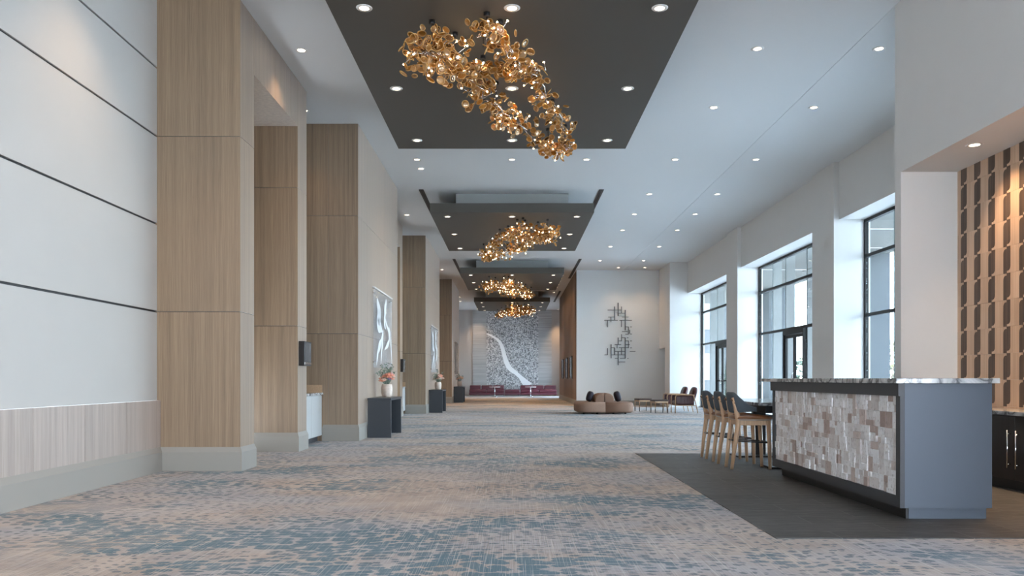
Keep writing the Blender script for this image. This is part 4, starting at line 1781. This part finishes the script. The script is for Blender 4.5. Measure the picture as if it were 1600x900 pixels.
# ================================================================== ISLAND SOFA
t = thing('island_sofa', 'tan two-sided island sofa with rounded central backrest', 'sofa', (2.88, 25.35, 0))
for s in (-1, 1):
    m = MB()
    pl = []
    W, D, r = .885, .80, .30
    for (cx, cy, a0) in ((W - r, -D + r, -math.pi / 2), (W - r, D - r, 0)):
        for q in range(9):
            a = a0 + math.pi / 2 * q / 8
            pl.append((cx + r * math.cos(a), cy + r * math.sin(a)))
    pl += [(.008, D), (.008, -D)]
    rings = []
    for ins, z in ((.06, .05), (.012, .075), (0, .12), (0, .28), (.015, .335), (.055, .365), (.12, .37)):
        ring = []
        for (a, b) in pl:
            f = 1 - ins / .9
            g_ = 1 - ins / .8
            ring.append((s * max(.008, (a - .008) * f + .008), b * g_, z))
        rings.append(ring)
    V = m.grid(rings, closed=True)
    m._f(V[-1])
    m._f(list(reversed(V[0])))
    m.build('seat_base', 'tan', t)
    # half-round backrest running along the middle
    m = MB()
    rr = []
    N = 16
    for i in range(N + 1):
        y = -.46 + .92 * i / N
        e = max(0.0, 1 - (abs(y) / .47) ** 6) ** .5
        ring = [(s * .012, y, .355)]
        for q in range(11):
            a = math.pi / 2 * q / 10
            ring.append((s * (.012 + .31 * math.cos(a) ** .6 * (.75 + .25 * e)), y, .355 + .29 * math.sin(a) ** .75 * (.82 + .18 * e)))
        rr.append(ring)
    V = m.grid(rr, closed=True)
    m._f(V[0])
    m._f(list(reversed(V[-1])))
    m.build('backrest', 'tan', t)
    for (fx, fy) in ((.25, -.6), (.65, -.45), (.65, .45), (.25, .6)):
        m = MB()
        m.lathe([(.03, 0), (.035, .06)], (s * fx, fy, 0), 10)
        m.build('foot', 'black', t)
for i, s in enumerate((-1, 1)):
    m = MB()
    mt = Matrix.Rotation(math.radians(s * -17), 4, 'Y')
    m.blob((0, 0, 0), (.105, .20, .165), (2.6, 3.0), mtx=mt, nu=24, nv=14)
    o = m.build('cushion', 'purple', loc=(2.88 + s * .435, 25.15, .540))
    tag(o, ['dark purple cushion leaning on the left side of the tan island sofa', 'dark purple cushion leaning on the right side of the tan island sofa'][i], 'cushion', 'purple cushions')

# ================================================================== OTTOMANS AND ARMCHAIRS
for i, (x, y, rz) in enumerate(((4.42, 27.0, .22), (4.70, 25.55, .18))):
    t = thing('ottoman', ['farther wooden ottoman with dark leather top, beside the tan sofa', 'nearer wooden ottoman with dark leather top, in front of the armchairs'][i], 'ottoman', (x, y, 0), rz, 'leather topped ottomans')
    m = MB()
    m.box(-.23, .23, -.23, .23, .375, .43, .02, 3)
    m.build('seat', 'dark_leather', t)
    m = MB()
    for a, b, c, d in ((-.22, .22, -.22, -.195), (-.22, .22, .195, .22), (-.22, -.195, -.195, .195), (.195, .22, -.195, .195)):
        m.box(a, b, c, d, .325, .378)
    m.build('frame', 'beech', t)
    for sx in (-1, 1):
        for sy in (-1, 1):
            m = MB()
            m.tube([(sx * .205, sy * .205, .15), (sx * .205, sy * .205, .33)], .016, 8)
            lg = m.build('leg', 'beech', t)
            m = MB()
            m.tube([(sx * .205, sy * .205, 0), (sx * .205, sy * .205, .15)], [.012, .017], 8)
            m.build('leg_tip', 'black', lg)


def make_armchair(t):
    # faces -X; x = 0 at the front legs
    for s in (-1, 1):
        y = s * .33
        m = MB()
        m.tube([(0, y, 0), (0, y, .50), (.015, y, .555), (.06, y, .58), (.50, y, .575), (.60, y, .57)], [.016, .019, .019, .019, .019, .016], 8)
        m.build('arm', 'beech', t)
        m = MB()
        m.tube([(.72, y, 0), (.64, y, .35), (.57, y, .585)], [.014, .019, .016], 8)
        m.build('rear_leg', 'beech', t)
        m = MB()
        m.tube([(0, y, .25), (.66, y, .235)], .014, 8)
        m.build('side_rail', 'beech', t)
        # slung leather side, gently pleated
        m = MB()
        rr = []
        for i in range(25):
            u = i / 24
            x = .03 + .57 * u
            off = .010 * math.sin(u * 40) * s
            ring = []
            for q in range(6):
                z = .56 - q / 5 * .30
                ring.append((x, y - s * .012 + off * (1 - abs(q - 2.5) / 3), z))
            ring += [(p[0], p[1] - s * .012, p[2]) for p in reversed(ring)]
            rr.append(ring)
        V = m.grid(rr, closed=True)
        m._f(V[0])
        m._f(list(reversed(V[-1])))
        m.build('leather_side', 'maroon', t)
    m = MB()
    m.tube([(0, -.33, .25), (0, .33, .25)], .013, 8)
    m.tube([(.66, -.33, .235), (.66, .33, .235)], .013, 8)
    m.build('cross_rail', 'beech', t)
    m = MB()
    m.box(.02, .60, -.305, .305, .27, .40, .045, 3)
    m.build('seat_cushion', 'maroon', t)
    m = MB()
    mt = Matrix.Translation((.62, 0, .57)) @ Matrix.Rotation(math.radians(17), 4, 'Y')
    m.blob(mt.translation, (.085, .30, .27), (3.5, 3.2), mtx=mt, nu=28, nv=14)
    m.build('back_cushion', 'maroon', t)


t = thing('armchair', '', 'armchair', (5.19, 25.75, 0), 0, 'oxblood armchairs')
make_armchair(t)
for i in range(2):
    o = t if i == 0 else copy_tree(t)
    o.location = ((5.19, 25.75, 0), (5.20, 27.15, 0))[i]
    o['label'] = ['nearer oxblood leather armchair with pale wooden arms', 'farther oxblood leather armchair, partly behind the nearer one'][i]
